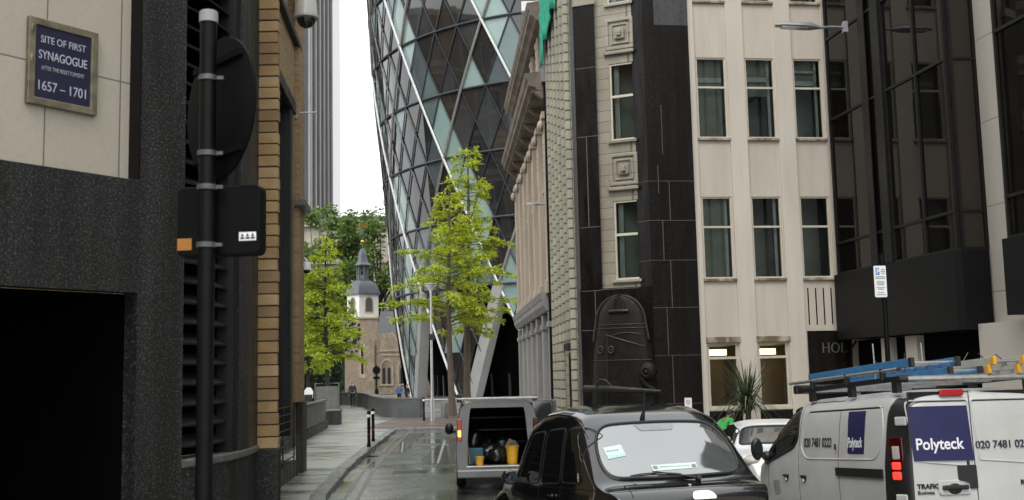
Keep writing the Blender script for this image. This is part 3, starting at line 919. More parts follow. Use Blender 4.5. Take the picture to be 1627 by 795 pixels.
# ------------------------------------------------------------------ pale stone building behind the trees
SB = thing('stone_building', 'long low pale stone building with flat parapet behind the church trees', 'building', (-30, 206, 0))
hs_ = []
for r in range(5):
    for c in range(11):
        hs_.append((-66 + c * 6.2, -63.6 + c * 6.2, 5 + r * 5.0, 8.2 + r * 5.0))
b = MB(); b.panel(-70, 4, 0, 31.2, 206, 1.0, hs_); b.build('stone_wall', 'stone_far', SB)
MB().box(-70, 4, 207, 222, 0, 30.8).build('building_core', 'dark_window', SB)
MB().box(-70.5, 4.5, 205.2, 207, 31.2, 32.4).build('cornice', 'stone_far', SB)
MB().box(-70, 4, 206, 222, 32.4, 33.0).build('parapet', 'lead', SB)
MB().box(-70.2, 4.2, 205.5, 206, 24.0, 24.8).build('string_course', 'stone_far', SB)

# ------------------------------------------------------------------ church
CH = thing('church', 'old stone church with white belfry and lead cupola beyond the plaza', 'church', (-19, 156, 0))
T = fr(-22.1, 160, 40)
s_ = 1.66
def arch_poly(cx_, z0, z1, wd, pointed=False, n=9):
    p = [(cx_ - wd / 2, z0), (cx_ + wd / 2, z0)]
    zs = z1 - wd / 2 * (1.5 if pointed else 1)
    for k in range(n + 1):
        a = pi * k / n
        if pointed:
            t = k / n
            if t <= .5:
                q = t * 2; p.append((cx_ + wd / 2 * (1 - q ** 1.6), zs + (z1 - zs) * sin(q * pi / 2)))
            else:
                q = (1 - t) * 2; p.append((cx_ - wd / 2 * (1 - q ** 1.6), zs + (z1 - zs) * sin(q * pi / 2)))
        else:
            p.append((cx_ + wd / 2 * cos(a), zs + wd / 2 * sin(a)))
    return p
BF = MB(T).box(-s_, s_, -s_, s_, 11.0, 14.45).build('belfry', 'render_white', CH)
MB(T).box(-s_ - .22, s_ + .22, -s_ - .22, s_ + .22, 14.4, 14.62).build('belfry_eaves', 'lead', BF)
for (R_, nm) in ((0, 'front'), (-90, 'side')):
    T2 = T @ Matrix.Rotation(radians(R_), 4, 'Z')
    for cx_ in ((0,) if R_ == 0 else (0,)):
        MB(T2).prism(arch_poly(cx_, 11.9, 13.95, 1.15), -s_ - .03, -s_ + .03, 'y').build('belfry_opening', 'lattice', BF)
    MB(T2).ring(arch_poly(0, 11.75, 14.12, 1.5), arch_poly(0, 11.9, 13.95, 1.15), -s_ - .08, -s_, 'y').build('opening_surround', 'dressed', BF)
# cupola: square plan, ogee section
prof = [(1.86, 14.63), (1.8, 14.95), (1.66, 15.5), (1.45, 15.95), (1.15, 16.3), (.9, 16.45)]
def sq_loft(prof, n=1):
    b = MB(T)
    vs = []; fs = []
    for r_, z in prof:
        vs += [(-r_, -r_, z), (r_, -r_, z), (r_, r_, z), (-r_, r_, z)]
    for i in range(len(prof) - 1):
        for k in range(4):
            fs.append((i * 4 + k, i * 4 + (k + 1) % 4, i * 4 + 4 + (k + 1) % 4, i * 4 + 4 + k))
    fs.append((3, 2, 1, 0)); q = len(prof) * 4; fs.append((q - 4, q - 3, q - 2, q - 1))
    return b.add(vs, fs)
sq_loft(prof).build('cupola', 'lead', CH, smooth=True, angle=30)
LT = sq_loft([(.95, 16.4), (.88, 16.5), (.88, 16.62)]).build('lantern', 'lead', CH)
for k in range(6):
    a = 2 * pi * k / 6 + .3
    MB(T).box(.78 * cos(a) - .1, .78 * cos(a) + .1, .78 * sin(a) - .1, .78 * sin(a) + .1, 16.6, 18.75).build('lantern_post', 'lead', LT)
b = MB(T)
for k in range(6):
    a = 2 * pi * k / 6 + .3; a2 = 2 * pi * (k + 1) / 6 + .3
    b.beam((.78 * cos(a), .78 * sin(a), 17.3), (.78 * cos(a2), .78 * sin(a2), 17.3), .08, .1)
    b.beam((.78 * cos(a), .78 * sin(a), 16.95), (.78 * cos(a2), .78 * sin(a2), 16.95), .05, .6)
b.build('lantern_rail', 'lead', LT)
MB(T).lathe([(1.2, 18.72), (1.25, 18.85), (1.12, 19.0), (.9, 19.2), (.74, 19.6), (.68, 20.2), (.6, 20.7), (.4, 21.1), (.15, 21.35)], n=8).build('lantern_roof', 'lead', CH, smooth=True, angle=25)
MB(T).ball((0, 0, 22.35), .27).build('gilt_ball', 'gold', CH, smooth=True)
b = MB(T); b.cyl((0, 0, 21.3), (0, 0, 25.4), .05, .03, 8); b.build('vane_rod', 'lead', CH)
b = MB(T); b.box(-.5, .6, -.03, .03, 24.6, 25.1); b.box(.5, .9, -.03, .03, 24.45, 25.25); b.build('weather_vane', 'gold', CH)
# stair turret and walls below
T = fr(-22.2, 160, 10)
b = MB(T); b.box(-2.9, 2.2, -2.4, 2.4, 0, 11.02); b.build('tower_wall', 'red_rubble', CH)
MB(T).box(-3.0, 2.3, -2.6, 2.5, 10.85, 11.1).build('tower_coping', 'dressed', CH)
MB(T).box(-.9, -.45, -2.44, -2.38, 8.2, 9.6).build('slit_window', 'dark_window', CH)
fw = MB(T).panel(-.5, .85, 2.3, 7.2, -2.47, .08).build('window_surround', 'dressed', CH)
for x_ in (-.3, .25):
    MB(T).box(x_, x_ + .36, -2.5, -2.465, 2.9, 6.7).build('lancet', 'dark_window', fw)
MB(T).box(-7.5, -2.5, -1.6, 2.2, 0, 8.5).build('aisle_wall', 'red_rubble', CH)
# nave with gable to the right
T = fr(-17.2, 152, 8)
b = MB(T); b.prism([(-3.2, 0), (3.4, 0), (3.4, 5.4), (2.0, 5.7), (.2, 8.5), (-3.2, 8.5)], 0, 1.2, 'y'); b.build('nave_wall', 'rubble', CH)
b = MB(T); b.box(-3.5, -2.2, -.7, 0, 0, 7.0); b.prism([(-3.5, 7.0), (-2.2, 7.0), (-2.2, 7.4), (-3.5, 8.0)], -.6, 0, 'y'); b.build('buttress', 'rubble', CH)
b = MB(T)
b.beam((.15, -.05, 8.6), (2.05, -.05, 5.75), .3, .25, (0, 1, 0))
b.build('gable_coping', 'dressed', CH)
MB(T).add([(-1.9, 1.2, 8.3), (8, 1.2, 8.3), (8, 6, 11.9), (-1.2, 6, 11.9)], [(0, 1, 2, 3)]).build('nave_roof', 'slate', CH)
MB(T).box(-3.2, 8, 1.2, 9, 0, 8.25).build('nave_body', 'rubble', CH)
dm = MB(T).box(2.0, 3.8, -.4, 2.5, 7.6, 9.3).build('dormer', 'render_white', CH)
MB(T).prism([(1.7, 9.3), (4.1, 9.3), (2.9, 10.6)], -.7, 3.5, 'y').build('dormer_roof', 'lead', dm)
MB(T).prism(arch_poly(2.9, 7.9, 9.1, .8), -.43, -.39, 'y').build('dormer_window', 'dark_window', dm)
b = MB(T); b.box(-1.4, 3.5, -.14, 0, 5.9, 6.15); b.box(-1.4, 3.5, -.1, 0, 5.3, 5.5); b.build('string_course', 'dressed', CH)
for cx_ in (-.55, 1.9):
    w_ = MB(T).ring(arch_poly(cx_, 1.2, 5.0, 1.9, True), arch_poly(cx_, 1.4, 4.7, 1.45, True), -.15, .02, 'y').build('window_hood', 'dressed', CH)
    MB(T).prism(arch_poly(cx_, 1.4, 4.7, 1.45, True), -.03, .03, 'y').build('tracery', 'rubble', w_)
    for dx in (-.36, .34):
        MB(T).prism(arch_poly(cx_ + dx, 1.4, 3.7, .42, True), -.06, -.03, 'y').build('lancet', 'dark_window', w_)

# ------------------------------------------------------------------ curved glass tower
GX, GY, NG, T0 = 11.5, 130.0, 56, -56.06
DA = 360. / NG
def grad(z): return 24.3 + .1084 * z - .00043 * z * z
def gp(i, k, off=0.):
    z = 37.77 - 6.62 * k
    r = grad(max(z, -3)) + off; a = radians(T0 + DA * i)
    return Vector((GX + r * sin(a), GY - r * cos(a), z))
GT = thing('glass_tower', 'curved tower of diamond glass panes crossed by white diagonal tubes', 'tower', (GX, GY, 0))
panes = []
K0, K1 = -5, 6
I0, I1 = -9, 28
for k in range(K0, K1):
    for i in range(I0, I1):
        cands = [((i + .5, k + .2), [(i, k), (i + .5, k + .5), (i + 1, k)]), ((i + .5, k + .8), [(i, k + 1), (i + 1, k + 1), (i + .5, k + .5)]), ((i, k + .5), [(i, k), (i - .5, k + .5), (i, k + 1), (i + .5, k + .5)])]
        for (ci, ck), poly in cands:
            if ck > 4:      # open A-frames at the foot
                d = abs(((ci + 2) % 4) - 2)
                if d < ck - 4 - .05:
                    continue
            panes.append((ci, ck, poly))
random.seed(21)
def pane_mat(ci, ck):
    u = (ci - ck) % 4; v = (ci + ck) % 4; r = random.random()
    if 0 < u < 1.02 and r < .9 and (ck < 3.2 or r < .6): return 'g_pale' if r < .6 else 'g_pale2'
    if 0 < v < 1.02 and r < .36: return 'g_pale' if r < .2 else 'g_pale2'
    if ck > 3.2 and r < .55: return 'g_pale' if r < .35 else 'g_pale2'
    return random.choice(['g_dark', 'g_dark', 'g_dark', 'g_brown', 'g_brown', 'g_grey', 'g_blue'])
def pane_geo(b, ci, ck, poly):
    c = gp(ci, ck)
    tilt = Vector((random.uniform(-1, 1), random.uniform(-1, 1), random.uniform(-1, 1))) * .012
    vs = []
    for p in poly:
        q = gp(*p)
        vs.append(q + (q - c) * -.012)
    n = (c - Vector((GX, GY, c.z))).normalized()
    for j, q in enumerate(vs):
        q += n * (-.12 + (q - c).dot(tilt))
    vs = [tuple(q) for q in vs]
    b.add(vs, [tuple(range(len(vs)))])
def area(p):   # how large a pane shows from the street
    ci, ck, poly = p
    c = gp(ci, ck); n = (c - Vector((GX, GY, c.z))).normalized(); d = Vector((0, 0, EYE)) - c
    if d.dot(n) <= 0 or ck < -2.2: return -1
    px = c.x / c.y
    if px > .022 or px < -.14: return 0
    return d.normalized().dot(n) * len(poly)
order = sorted(panes, key=area, reverse=True)
near = order[:100]; rest = order[100:]
for p in near:
    b = MB(); pane_geo(b, *p); b.build('glass_pane', pane_mat(p[0], p[1]), GT)
me_names = ['g_dark', 'g_brown', 'g_grey', 'g_blue', 'g_pale', 'g_pale2']
b = MB(); idx = []
for p in rest:
    m_ = pane_mat(p[0], p[1]); pane_geo(b, *p); idx.append(me_names.index(m_))
o = b.build('glass_panes', 'g_dark', GT)
for nme in me_names[1:]: o.data.materials.append(MT[nme])
for q, pl in zip(idx, o.data.polygons): pl.material_index = q
o['kind'] = 'stuff'
# rings and diagonals
for k in range(K0, 7):
    pts = [gp(i / 2, k) for i in range(I0 * 2, I1 * 2 + 1)]
    if k < 5:
        b = MB(); b.tube(pts, .13, 6); b.build('ring_mullion', 'g_frame', GT, smooth=True)
def diag(name, i0, s, r, m, k_end=4.0, off=.0):
    pts = []
    k = K0
    while k <= k_end + 1e-6:
        i = i0 + s * k
        if I0 - .6 <= i <= I1: pts.append(gp(i, k, off))
        k += .5
    if len(pts) > 2:
        MB().tube(pts, r, 6).build(name, m, GT, smooth=True)
for i0 in range(I0 - 6, I1 + 7):
    if i0 % 4 == 0:
        diag('diagonal_tube', i0, 1, .125, 'g_silver', 6.0, .12)
        diag('diagonal_tube', i0, -1, .14, 'g_bronze', 4.0, .08)
    else:
        # lesser diagonals stop where the A-frames open
        m_ = i0 % 4
        for s in (1, -1):
            q = (i0 % 4) if s == 1 else (-i0) % 4
            # line i = i0 + s k ; enters an A frame when it meets its edge
            kend = 4 + {1: .5, 2: 1.0, 3: 1.5}[((i0 + s * 4) * -s) % 4] if True else 6
            diag('diagonal_mullion', i0, s, .07, 'g_frame', min(6, kend), .0)
# clad legs
for i0 in range(-8, 25, 4):
    a0 = gp(i0, 4.0, .05); a1 = gp(i0 - 2.0, 6.0, .05)
    n = (a1 - Vector((GX, GY, a1.z))).normalized(); d = (a1 - a0).normalized(); s = d.cross(n).normalized()
    b = MB()
    for tt in (0,):
        hw0, hw1 = .65, .72
        vs = []
        for p, hw in ((a0, hw0), (a1, hw1)):
            for sx_, nn in ((-1, .15), (1, .15), (1, -.9), (-1, -.9)):
                vs.append(tuple(p + s * hw * sx_ + n * nn))
        b.add(vs, [(0, 1, 2, 3), (7, 6, 5, 4), (0, 4, 5, 1), (1, 5, 6, 2), (2, 6, 7, 3), (3, 7, 4, 0)])
    lg = b.build('leg', 'g_leg', GT)
    side = s if (s.x < 0) else -s
    b = MB()
    vs = []
    for p, hw in ((a0, hw0), (a1, hw1)):
        for k_, nn in ((hw + .01, .12), (hw + .34, .12), (hw + .34, -.8), (hw + .01, -.8)):
            vs.append(tuple(p + side * k_ + n * nn))
    b.add(vs, [(0, 1, 2, 3), (7, 6, 5, 4), (0, 4, 5, 1), (1, 5, 6, 2), (2, 6, 7, 3), (3, 7, 4, 0)])
    b.build('leg_edge', 'black', lg)
# dark recessed lobby and the crown cap
b = MB(); b.lathe([(20.5, -1), (20.9, 12.0)], (GX, GY, 0), 56); b.build('lobby_wall', 'black', GT)
b = MB()
for k in range(-9, 20):
    a = radians(T0 + DA * k + 2)
    b.beam((GX + 21 * sin(a), GY - 21 * cos(a), 0), (GX + 21.3 * sin(a), GY - 21.3 * cos(a), 11.5), .25, .2)
b.build('lobby_post', 'g_frame', GT)
b = MB(); b.lathe([(grad(70) - .4, 71), (22, 84), (10, 92), (.1, 95)], (GX, GY, 0), 56); b.build('crown', 'g_dark', GT, smooth=True)
b = MB(); b.lathe([(20.8, 11.3), (25.1, 11.35), (25.1, 11.4), (20.8, 11.6)], (GX, GY, 0), 56); b.build('soffit', 'black', GT)
b = MB(); b.lathe([(20.6, 0), (23.3, 11), (27.2, 44), (28.5, 71)], (GX, GY, 0), 48); b.build('tower_core', 'black', GT, smooth=True)

# ------------------------------------------------------------------ trees
def trunk_geo(pts, rs, n=9):
    b = MB(); b.tube(pts, rs, n); return b
def leaf(b, p, d, ln, wd, rnd):
    """one small spray: two quads bent along its length"""
    d = Vector(d); d.normalize()
    s = d.cross(Vector((rnd.gauss(0, .5), rnd.gauss(0, .5), 1))); 
    if s.length < 1e-3: s = Vector((1, 0, 0))
    s.normalize()
    u = s.cross(d)
    p = Vector(p)
    m_ = p + d * ln * .5 + u * ln * .06
    e = p + d * ln
    b.v += [tuple(p - s * wd * .25), tuple(p + s * wd * .25), tuple(m_ + s * wd * .5), tuple(m_ - s * wd * .5), tuple(e + s * wd * .12), tuple(e - s * wd * .12)]
    o = len(b.v) - 6
    b.f += [(o, o + 1, o + 2, o + 3), (o + 3, o + 2, o + 4, o + 5)]

def conifer(name, label, loc, H, base_h, reach, seed, bark, leafm, ntier=34, dens=1.0, lsize=1.0, thick=.17, lean=(0, 0), group=None, gap=.12):
    rnd = random.Random(seed)
    o = thing(name, label, 'tree', loc, 0, group)
    L = Vector(loc)
    tp = []
    rs = []
    for k in range(13):
        t = k / 12
        tp.append(L + Vector((lean[0] * t + .08 * sin(5 * t + seed), lean[1] * t, H * .985 * t)))
        rs.append(thick * (1 - t) ** .8 + .015 + (.06 * thick / .17 if k == 0 else 0))
    tb = MB(); tb.tube(tp, rs, 10)
    def at(t):
        q = t * 12; i = min(int(q), 11); return tp[i].lerp(tp[i + 1], q - i)
    cb = MB()
    for k in range(ntier):
        t = (base_h + (H - base_h) * ((k + rnd.uniform(-.3, .3)) / ntier)) / H
        t = min(max(t, base_h / H), .99)
        u = (t * H - base_h) / (H - base_h)
        rad = reach * (max(0., 1 - u) ** .72) * (0.62 + .38 * min(1, u * 5 + .35)) + .25
        nb = 3 if u < .85 else 2
        a0 = rnd.uniform(0, 2 * pi)
        for j in range(nb):
            if rnd.random() < gap: continue
            a = a0 + 2 * pi * j / nb + rnd.uniform(-.5, .5)
            Ln = rad * rnd.uniform(.5, 1.25)
            p0 = at(t)
            pts = []
            up = rnd.uniform(.15, .4); dr = rnd.uniform(.15, .35)
            for q in range(7):
                s = q / 6
                pts.append(p0 + Vector((cos(a) * Ln * s, sin(a) * Ln * s, Ln * (up * s - dr * s * s))))
            tb.tube(pts, [max(.006, (.032 * (1 - .8 * q / 6)) * (rad / reach + .3)) for q in range(7)], 5, caps=False)
            # side twigs carrying sprays
            nt_ = int(max(4, Ln * 9.5) * dens)
            for q in range(nt_):
                s = rnd.uniform(.12, 1.0) ** .8
                i = min(int(s * 6), 5); bp = pts[i].lerp(pts[i + 1], s * 6 - i)
                bd = (pts[i + 1] - pts[i]).normalized()
                sa = rnd.choice((-1, 1)) * rnd.uniform(.4, 1.25)
                td = Vector((bd.x * cos(sa) - bd.y * sin(sa), bd.x * sin(sa) + bd.y * cos(sa), bd.z + rnd.uniform(-.35, .15)))
                tl = rnd.uniform(.25, .75) * (.45 + .55 * (1 - s)) * lsize
                ns_ = rnd.randint(6, 10)
                bp = bp + Vector((0, 0, rnd.gauss(0, .07) * lsize))
                for w_ in range(ns_):
                    f_ = (w_ + .5) / ns_
                    lp_ = bp + td * tl * f_ + Vector((0, 0, -.12 * f_ * f_ * tl))
                    ld = td + Vector((rnd.gauss(0, .55), rnd.gauss(0, .55), rnd.gauss(-.12, .42)))
                    leaf(cb, lp_, ld, rnd.uniform(.11, .24) * lsize, rnd.uniform(.035, .08) * lsize, rnd)
    tb.build('trunk', bark, o, smooth=True)
    cb.build('crown', leafm, o)
    return o
conifer('redwood_tree', 'tallest bright yellow-green redwood tree in front of the glass tower', (-2.62, 61.5, .1), 15.6, 4.6, 3.1, 4, 'bark', 'leaf_y', 42, 1.5, 1.1, .21, (.15, 0), 'redwood trees before the glass tower', .36)
conifer('redwood_tree', 'shorter redwood tree with the thinner trunk left of the tallest one', (-3.4, 59.0, .1), 12.6, 4.9, 3.1, 9, 'bark', 'leaf_y', 32, 1.4, 1.1, .18, (-.05, 0), 'redwood trees before the glass tower', .36)
conifer('larch_tree', 'yellow-green conifer with dark trunk to the left of the church', (-12.7, 74, .1), 12.2, 3.2, 2.5, 14, 'bark_d', 'leaf_y2', 36, 1.6, 1.2, .17, (0, 0), 'conifers left of the church')
conifer('larch_tree', 'smaller conifer with drooping boughs partly behind the brick pier', (-15.0, 80, .1), 10.5, 2.5, 3.0, 23, 'bark_d', 'leaf_y2', 26, 1.1, 1.15, .14, (0, 0), 'conifers left of the church')

def broadleaf(label, loc, H, R, base, seed, leafm, n=9000, ls=.6, name='plane_tree', group=None):
    rnd = random.Random(seed)
    o = thing(name, label, 'tree', loc, 0, group)
    L = Vector(loc)
    tb = MB()
    tb.tube([L, L + Vector((.2, 0, H * .3)), L + Vector((0, .2, H * .55)), L + Vector((.2, 0, H * .85))], [.45, .36, .25, .05], 9)
    cl = []
    for k in range(60):
        th = rnd.uniform(0, 2 * pi); ph = rnd.uniform(-.75, 1.0)
        rr = rnd.uniform(.35, 1.0) ** .5
        hz = base + (H - base) * (.5 + .5 * ph * .95)
        env = R * sqrt(max(.08, 1 - ph * ph * .85))
        c = L + Vector((cos(th) * env * rr, sin(th) * env * rr, hz))
        cl.append((c, rnd.uniform(.12, .24) * R))
        if k % 2 == 0:
            s = L + Vector((0, 0, rnd.uniform(.25, .6) * H))
            tb.tube([s, s.lerp(c, .5) + Vector((0, 0, .4)), c], [.16, .09, .03], 5, caps=False)
    tb.build('trunk', 'bark_d', o, smooth=True)
    cb = MB()
    for k in range(n):
        c, r_ = cl[rnd.randrange(len(cl))]
        d = Vector((rnd.gauss(0, 1), rnd.gauss(0, 1), rnd.gauss(0, .8))); d.normalize()
        p = c + d * r_ * rnd.uniform(.4, 1.15)
        leaf(cb, p, d + Vector((rnd.gauss(0, .8), rnd.gauss(0, .8), -.4)), ls * rnd.uniform(.6, 1.2), ls * rnd.uniform(.5, .8), rnd)
    cb.build('crown', leafm, o)
    return o
GRP = 'broadleaf trees behind the church'
broadleaf('tall green tree directly behind the white belfry', (-22.5, 184, 0), 30.5, 9.5, 6, 31, 'leaf_g', 15000, .62, group=GRP)
broadleaf('broad green tree rising below the office tower', (-34, 190, 0), 33, 8.5, 8, 32, 'leaf_g', 12000, .62, group=GRP)
broadleaf('green tree between the belfry and the glass tower', (-13, 180, 0), 27.5, 7.5, 5, 33, 'leaf_g', 11000, .62, group=GRP)
broadleaf('dark dense tree low behind the yellow-green conifers', (-21, 104, 0), 11, 5.5, 1.5, 34, 'leaf_d', 9000, .4, group=None)
# clipped hedge below the conifers
rnd = random.Random(8)
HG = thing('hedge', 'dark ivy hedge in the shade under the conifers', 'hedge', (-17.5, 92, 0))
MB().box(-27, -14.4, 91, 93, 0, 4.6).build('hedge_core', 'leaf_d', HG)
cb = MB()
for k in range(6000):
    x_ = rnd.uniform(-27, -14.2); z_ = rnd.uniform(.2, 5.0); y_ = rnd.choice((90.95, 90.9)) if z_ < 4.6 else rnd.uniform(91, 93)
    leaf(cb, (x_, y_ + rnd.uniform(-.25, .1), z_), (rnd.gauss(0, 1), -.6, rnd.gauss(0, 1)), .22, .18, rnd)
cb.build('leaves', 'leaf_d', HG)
# ------------------------------------------------------------------ classical building up the street (right)
CB = thing('classical_building', 'pinkish limestone building with carved pilasters and deep bracketed cornice up the street', 'building', (.42, 52.3, 0), -86.3)
T = TF(CB)          # local x runs towards the viewer, 15 m long
LB = 15.1
bays = [1.25 + k * 2.52 for k in range(6)]
gh = [(x - .75, x + .75, .5, 3.75) for x in bays]
MB(T).panel(0, LB, 0, 4.35, 0, .6, gh).build('ground_floor_wall', 'gf_stone', CB)
uh = [(x - .62, x + .62, 5.6, 8.2) for x in bays] + [(x - .62, x + .62, 8.9, 11.0) for x in bays]
MB(T).panel(0, LB, 4.9, 12.0, .05, .6, uh).build('upper_wall', 'pink_stone', CB)
MB(T).box(0, LB, .6, 9, 0, 17.5).build('building_core', 'black', CB)
MB(T).box(-.02, 0, .02, 9, 0, 17).build('end_wall', 'pink_stone', CB)
for x in bays:
    w_ = MB(T).rect_frame(x - .75, x + .75, .5, 3.75, .28, .36, .09).build('ground_window', 'dark_frame', CB)
    MB(T).quad((x - .7, .33, .55), (x + .7, .33, .55), (x + .7, .33, 3.7), (x - .7, .33, 3.7)).build('pane', 'dark_window', w_)
    for z0, z1 in ((5.6, 8.2), (8.9, 11.0)):
        w_ = MB(T).rect_frame(x - .62, x + .62, z0, z1, .2, .28, .08).build('window', 'sash', CB)
        MB(T).quad((x - .57, .25, z0 + .05), (x + .57, .25, z0 + .05), (x + .57, .25, z1 - .05), (x - .57, .25, z1 - .05)).build('pane', 'dark_window', w_)
        b = MB(T); b.box(x - .72, x + .72, -.12, .04, z0 - .2, z0 - .02); b.box(x - .72, x + .72, -.08, .04, z1 + .02, z1 + .22); b.build('architrave', 'pink_stone', w_, bev=.02)
px_ = [0.1] + [x + 1.26 for x in bays]
for x in px_:
    b = MB(T); b.box(x - .3, x + .3, -.2, -.002, .12, 4.34); b.box(x - .36, x + .36, -.26, -.002, .12, .8); b.box(x - .36, x + .36, -.25, -.002, 3.8, 4.0)
    b.build('ground_pilaster', 'gf_stone', CB, bev=.02)
    b = MB(T)
    b.box(x - .27, x + .27, -.22, .048, 4.95, 11.0); b.box(x - .33, x + .33, -.28, .048, 4.95, 5.4)
    b.box(x - .34, x + .34, -.3, .048, 11.0, 11.25)
    b.build('pilaster', 'pink_stone', CB, bev=.025)
    b = MB(T)
    for k in range(7):      # carved drops on the pilaster
        b.ball((x, -.215, 9.2 + k * .2), (.10 + .04 * (k % 2), .045, .13), 8, 6)
    b.ball((x, -.3, 10.8), (.26, .14, .2), 10, 7)
    b.build('carved_drop', 'pink_stone', CB, smooth=True)
    b = MB(T)
    b.prism([(-.5, 12.03), (-.1, 12.03), (-.1, 11.72), (-.28, 11.78), (-.44, 11.92)], x - .12, x + .12, 'x')
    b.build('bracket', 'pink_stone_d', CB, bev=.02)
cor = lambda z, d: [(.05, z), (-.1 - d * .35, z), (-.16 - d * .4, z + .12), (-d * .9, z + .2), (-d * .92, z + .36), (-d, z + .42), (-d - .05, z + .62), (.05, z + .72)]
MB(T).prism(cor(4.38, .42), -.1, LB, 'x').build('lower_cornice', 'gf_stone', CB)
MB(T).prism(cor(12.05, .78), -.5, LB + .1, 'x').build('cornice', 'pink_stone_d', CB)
b = MB(T)
x = -.3
while x < LB:
    b.box(x, x + .16, -.58, -.2, 12.03, 12.2); x += .33
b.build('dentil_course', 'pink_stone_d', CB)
ah = [(x - .5, x + .5, 13.3, 14.6) for x in bays]
MB(T).panel(0, LB, 12.7, 17.5, .15, .4, ah).build('attic_wall', 'pink_stone', CB)
for x in bays:
    MB(T).rect_frame(x - .5, x + .5, 13.3, 14.6, .3, .4, .08).build('attic_window', 'sash', CB)
for x in px_:
    b = MB(T); b.box(x - .22, x + .22, -.15, .148, 12.8, 14.75)
    for k in range(5):
        b.ball((x, -.14, 13.2 + k * .3), (.15 - .015 * k, .07 + .03 * (k == 4), .2), 8, 6)
    b.build('attic_console', 'pink_stone', CB, bev=.02)
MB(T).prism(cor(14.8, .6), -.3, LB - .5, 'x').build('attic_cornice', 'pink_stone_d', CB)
MB(T).box(LB - 1.6, LB, -.1, .14, 12.8, 17.6).build('end_pier', 'pink_stone', CB, bev=.03)
MB(T).box(0, LB, .1, .6, 15.55, 16.6).build('parapet', 'pink_stone', CB)
b = MB(T); b.box(LB + .12, LB + .36, -.2, .06, .1, 12.75); b.build('drain_pipe', 'matt_black', CB, bev=.03)
MB(T).prism([(LB + .05, 12.9), (LB + .43, 12.9), (LB + .36, 12.3), (LB + .12, 12.3)], -.27, .08, 'y').build('hopper_head', 'lampgrey', CB)
for z_ in (14.85 + .72,):
    fl = thing('floodlight', 'white floodlight standing on the attic cornice of the limestone building', 'floodlight', (0, 0, 0))
    fl.location = tuple((T @ Vector((LB - 2.2, -.45, 15.53))))
    MB(TF(fl)).box(-.25, .25, -.15, .15, .12, .5).build('lamp_body', 'pure_white', fl, bev=.02)
    MB(TF(fl)).cyl((0, 0, 0), (0, 0, .14), .05).build('foot', 'steel', fl)

# ------------------------------------------------------------------ corner building
MT['grey_blind'] = mat('grey green blind', (.30, .31, .27), (.24, .25, .22), .9, ns=2)
HH = thing('corner_building', 'office building with black granite corner piers, tiled flank and pale stone front', 'building', (5.3, 30.0, 0), 7.1)
T = TF(HH)
TOPZ = 18.5
cols = [(0., .865), (1.435, 2.29), (2.85, 3.70)]
rows = [(8.70, 11.02), (4.74, 7.03), (12.68, 15.0)]
holes = [(a, b_, z0, z1) for a, b_ in cols for z0, z1 in rows]
holes += [(0., .865, 1.2, 2.97), (1.435, 2.29, 1.2, 2.97)]
slots = [(2.93 + k * .225, 2.97 + k * .225, 3.42, 4.45) for k in range(4)]
MB(T).panel(-.2, 6.2, 0, TOPZ, 0, .22, holes + slots).build('front_wall', 'beige', HH)
MB(T).box(-.2, 6.2, 1.6, 8, 0, TOPZ).build('building_core', 'room', HH)
for s_ in slots:
    MB(T).box(s_[0] + .001, s_[1] - .001, .004, .03, s_[2] + .001, s_[3] - .001).build('slot_shade', 'black', HH)  # black slabs inside the slots, painted in for their inner shade
for x0, x1 in ((-.2, -.04), (.90, 1.40), (2.325, 2.815), (3.735, 4.3)):
    MB(T).box(x0, x1, -.055, -.002, 4.6 if x0 > 3 else 0.0, TOPZ).build('pilaster', 'beige_pier', HH, bev=.006)
random.seed(17)
for a, b_ in cols:
    for z0, z1 in rows:
        w_ = MB(T).rect_frame(a + .002, b_ - .002, z0 + .002, z1 - .002, .025, .095, .042).build('window', 'sash', HH)
        zt = z1 - (z1 - z0) * .37
        MB(T).box(a + .045, b_ - .045, .02, .09, zt - .028, zt + .028).build('transom', 'sash', w_)
        MB(T).quad((a + .04, .07, z0 + .04), (b_ - .04, .07, z0 + .04), (b_ - .04, .07, z1 - .04), (a + .04, .07, z1 - .04)).build('pane', 'glass', w_)
        MB(T).box(a - .05, b_ + .05, -.075, .022, z0 - .075, z0 - .003).build('sill', 'beige_dirty', w_, bev=.008)
        # room behind
        b = MB(T)
        b.quad((a - .3, 1.5, z0 - .6), (b_ + .3, 1.5, z0 - .6), (b_ + .3, 1.5, z1 + .4), (a - .3, 1.5, z1 + .4))
        b.quad((a - .3, .24, z1 + .38), (b_ + .3, .24, z1 + .38), (b_ + .3, 1.5, z1 + .38), (a - .3, 1.5, z1 + .38))
        b.quad((b_ + .28, .24, z0 - .6), (b_ + .28, 1.5, z0 - .6), (b_ + .28, 1.5, z1 + .4), (b_ + .28, .24, z1 + .4))
        b.quad((a - .28, .24, z0 - .6), (a - .28, 1.5, z0 - .6), (a - .28, 1.5, z1 + .4), (a - .28, .24, z1 + .4))
        b.build('room', 'room', w_)
        if a < .5:
            MB(T).quad((a + .05, .30, z0), (b_ - .05, .30, z0), (b_ - .05, .30, z1), (a + .05, .30, z1)).build('roller_blind', 'grey_blind', w_)
        elif random.random() < .5:
            zb = z0 + (z1 - z0) * random.uniform(.55, .75)
            MB(T).quad((a + .05, .34, zb), (b_ - .05, .34, zb), (b_ - .05, .34, z1), (a + .05, .34, z1)).build('roller_blind', 'grey_blind', w_)
        if z0 > 8:
            b = MB(T); zb = z1 - random.uniform(.55, .75); b.box(a + .06, b_ - .06, .26, .275, zb, zb + .14)
            if random.random() < .7: b.box(a + .06, b_ - .06, .26, .275, z1 - .35, z1 - .28)
            b.build('blind', 'blind', w_)
        if random.random() < .75:
            MB(T).box(b_ - .14, b_ - .06, .26, .30, z0, z1).build('curtain', 'blind', w_)
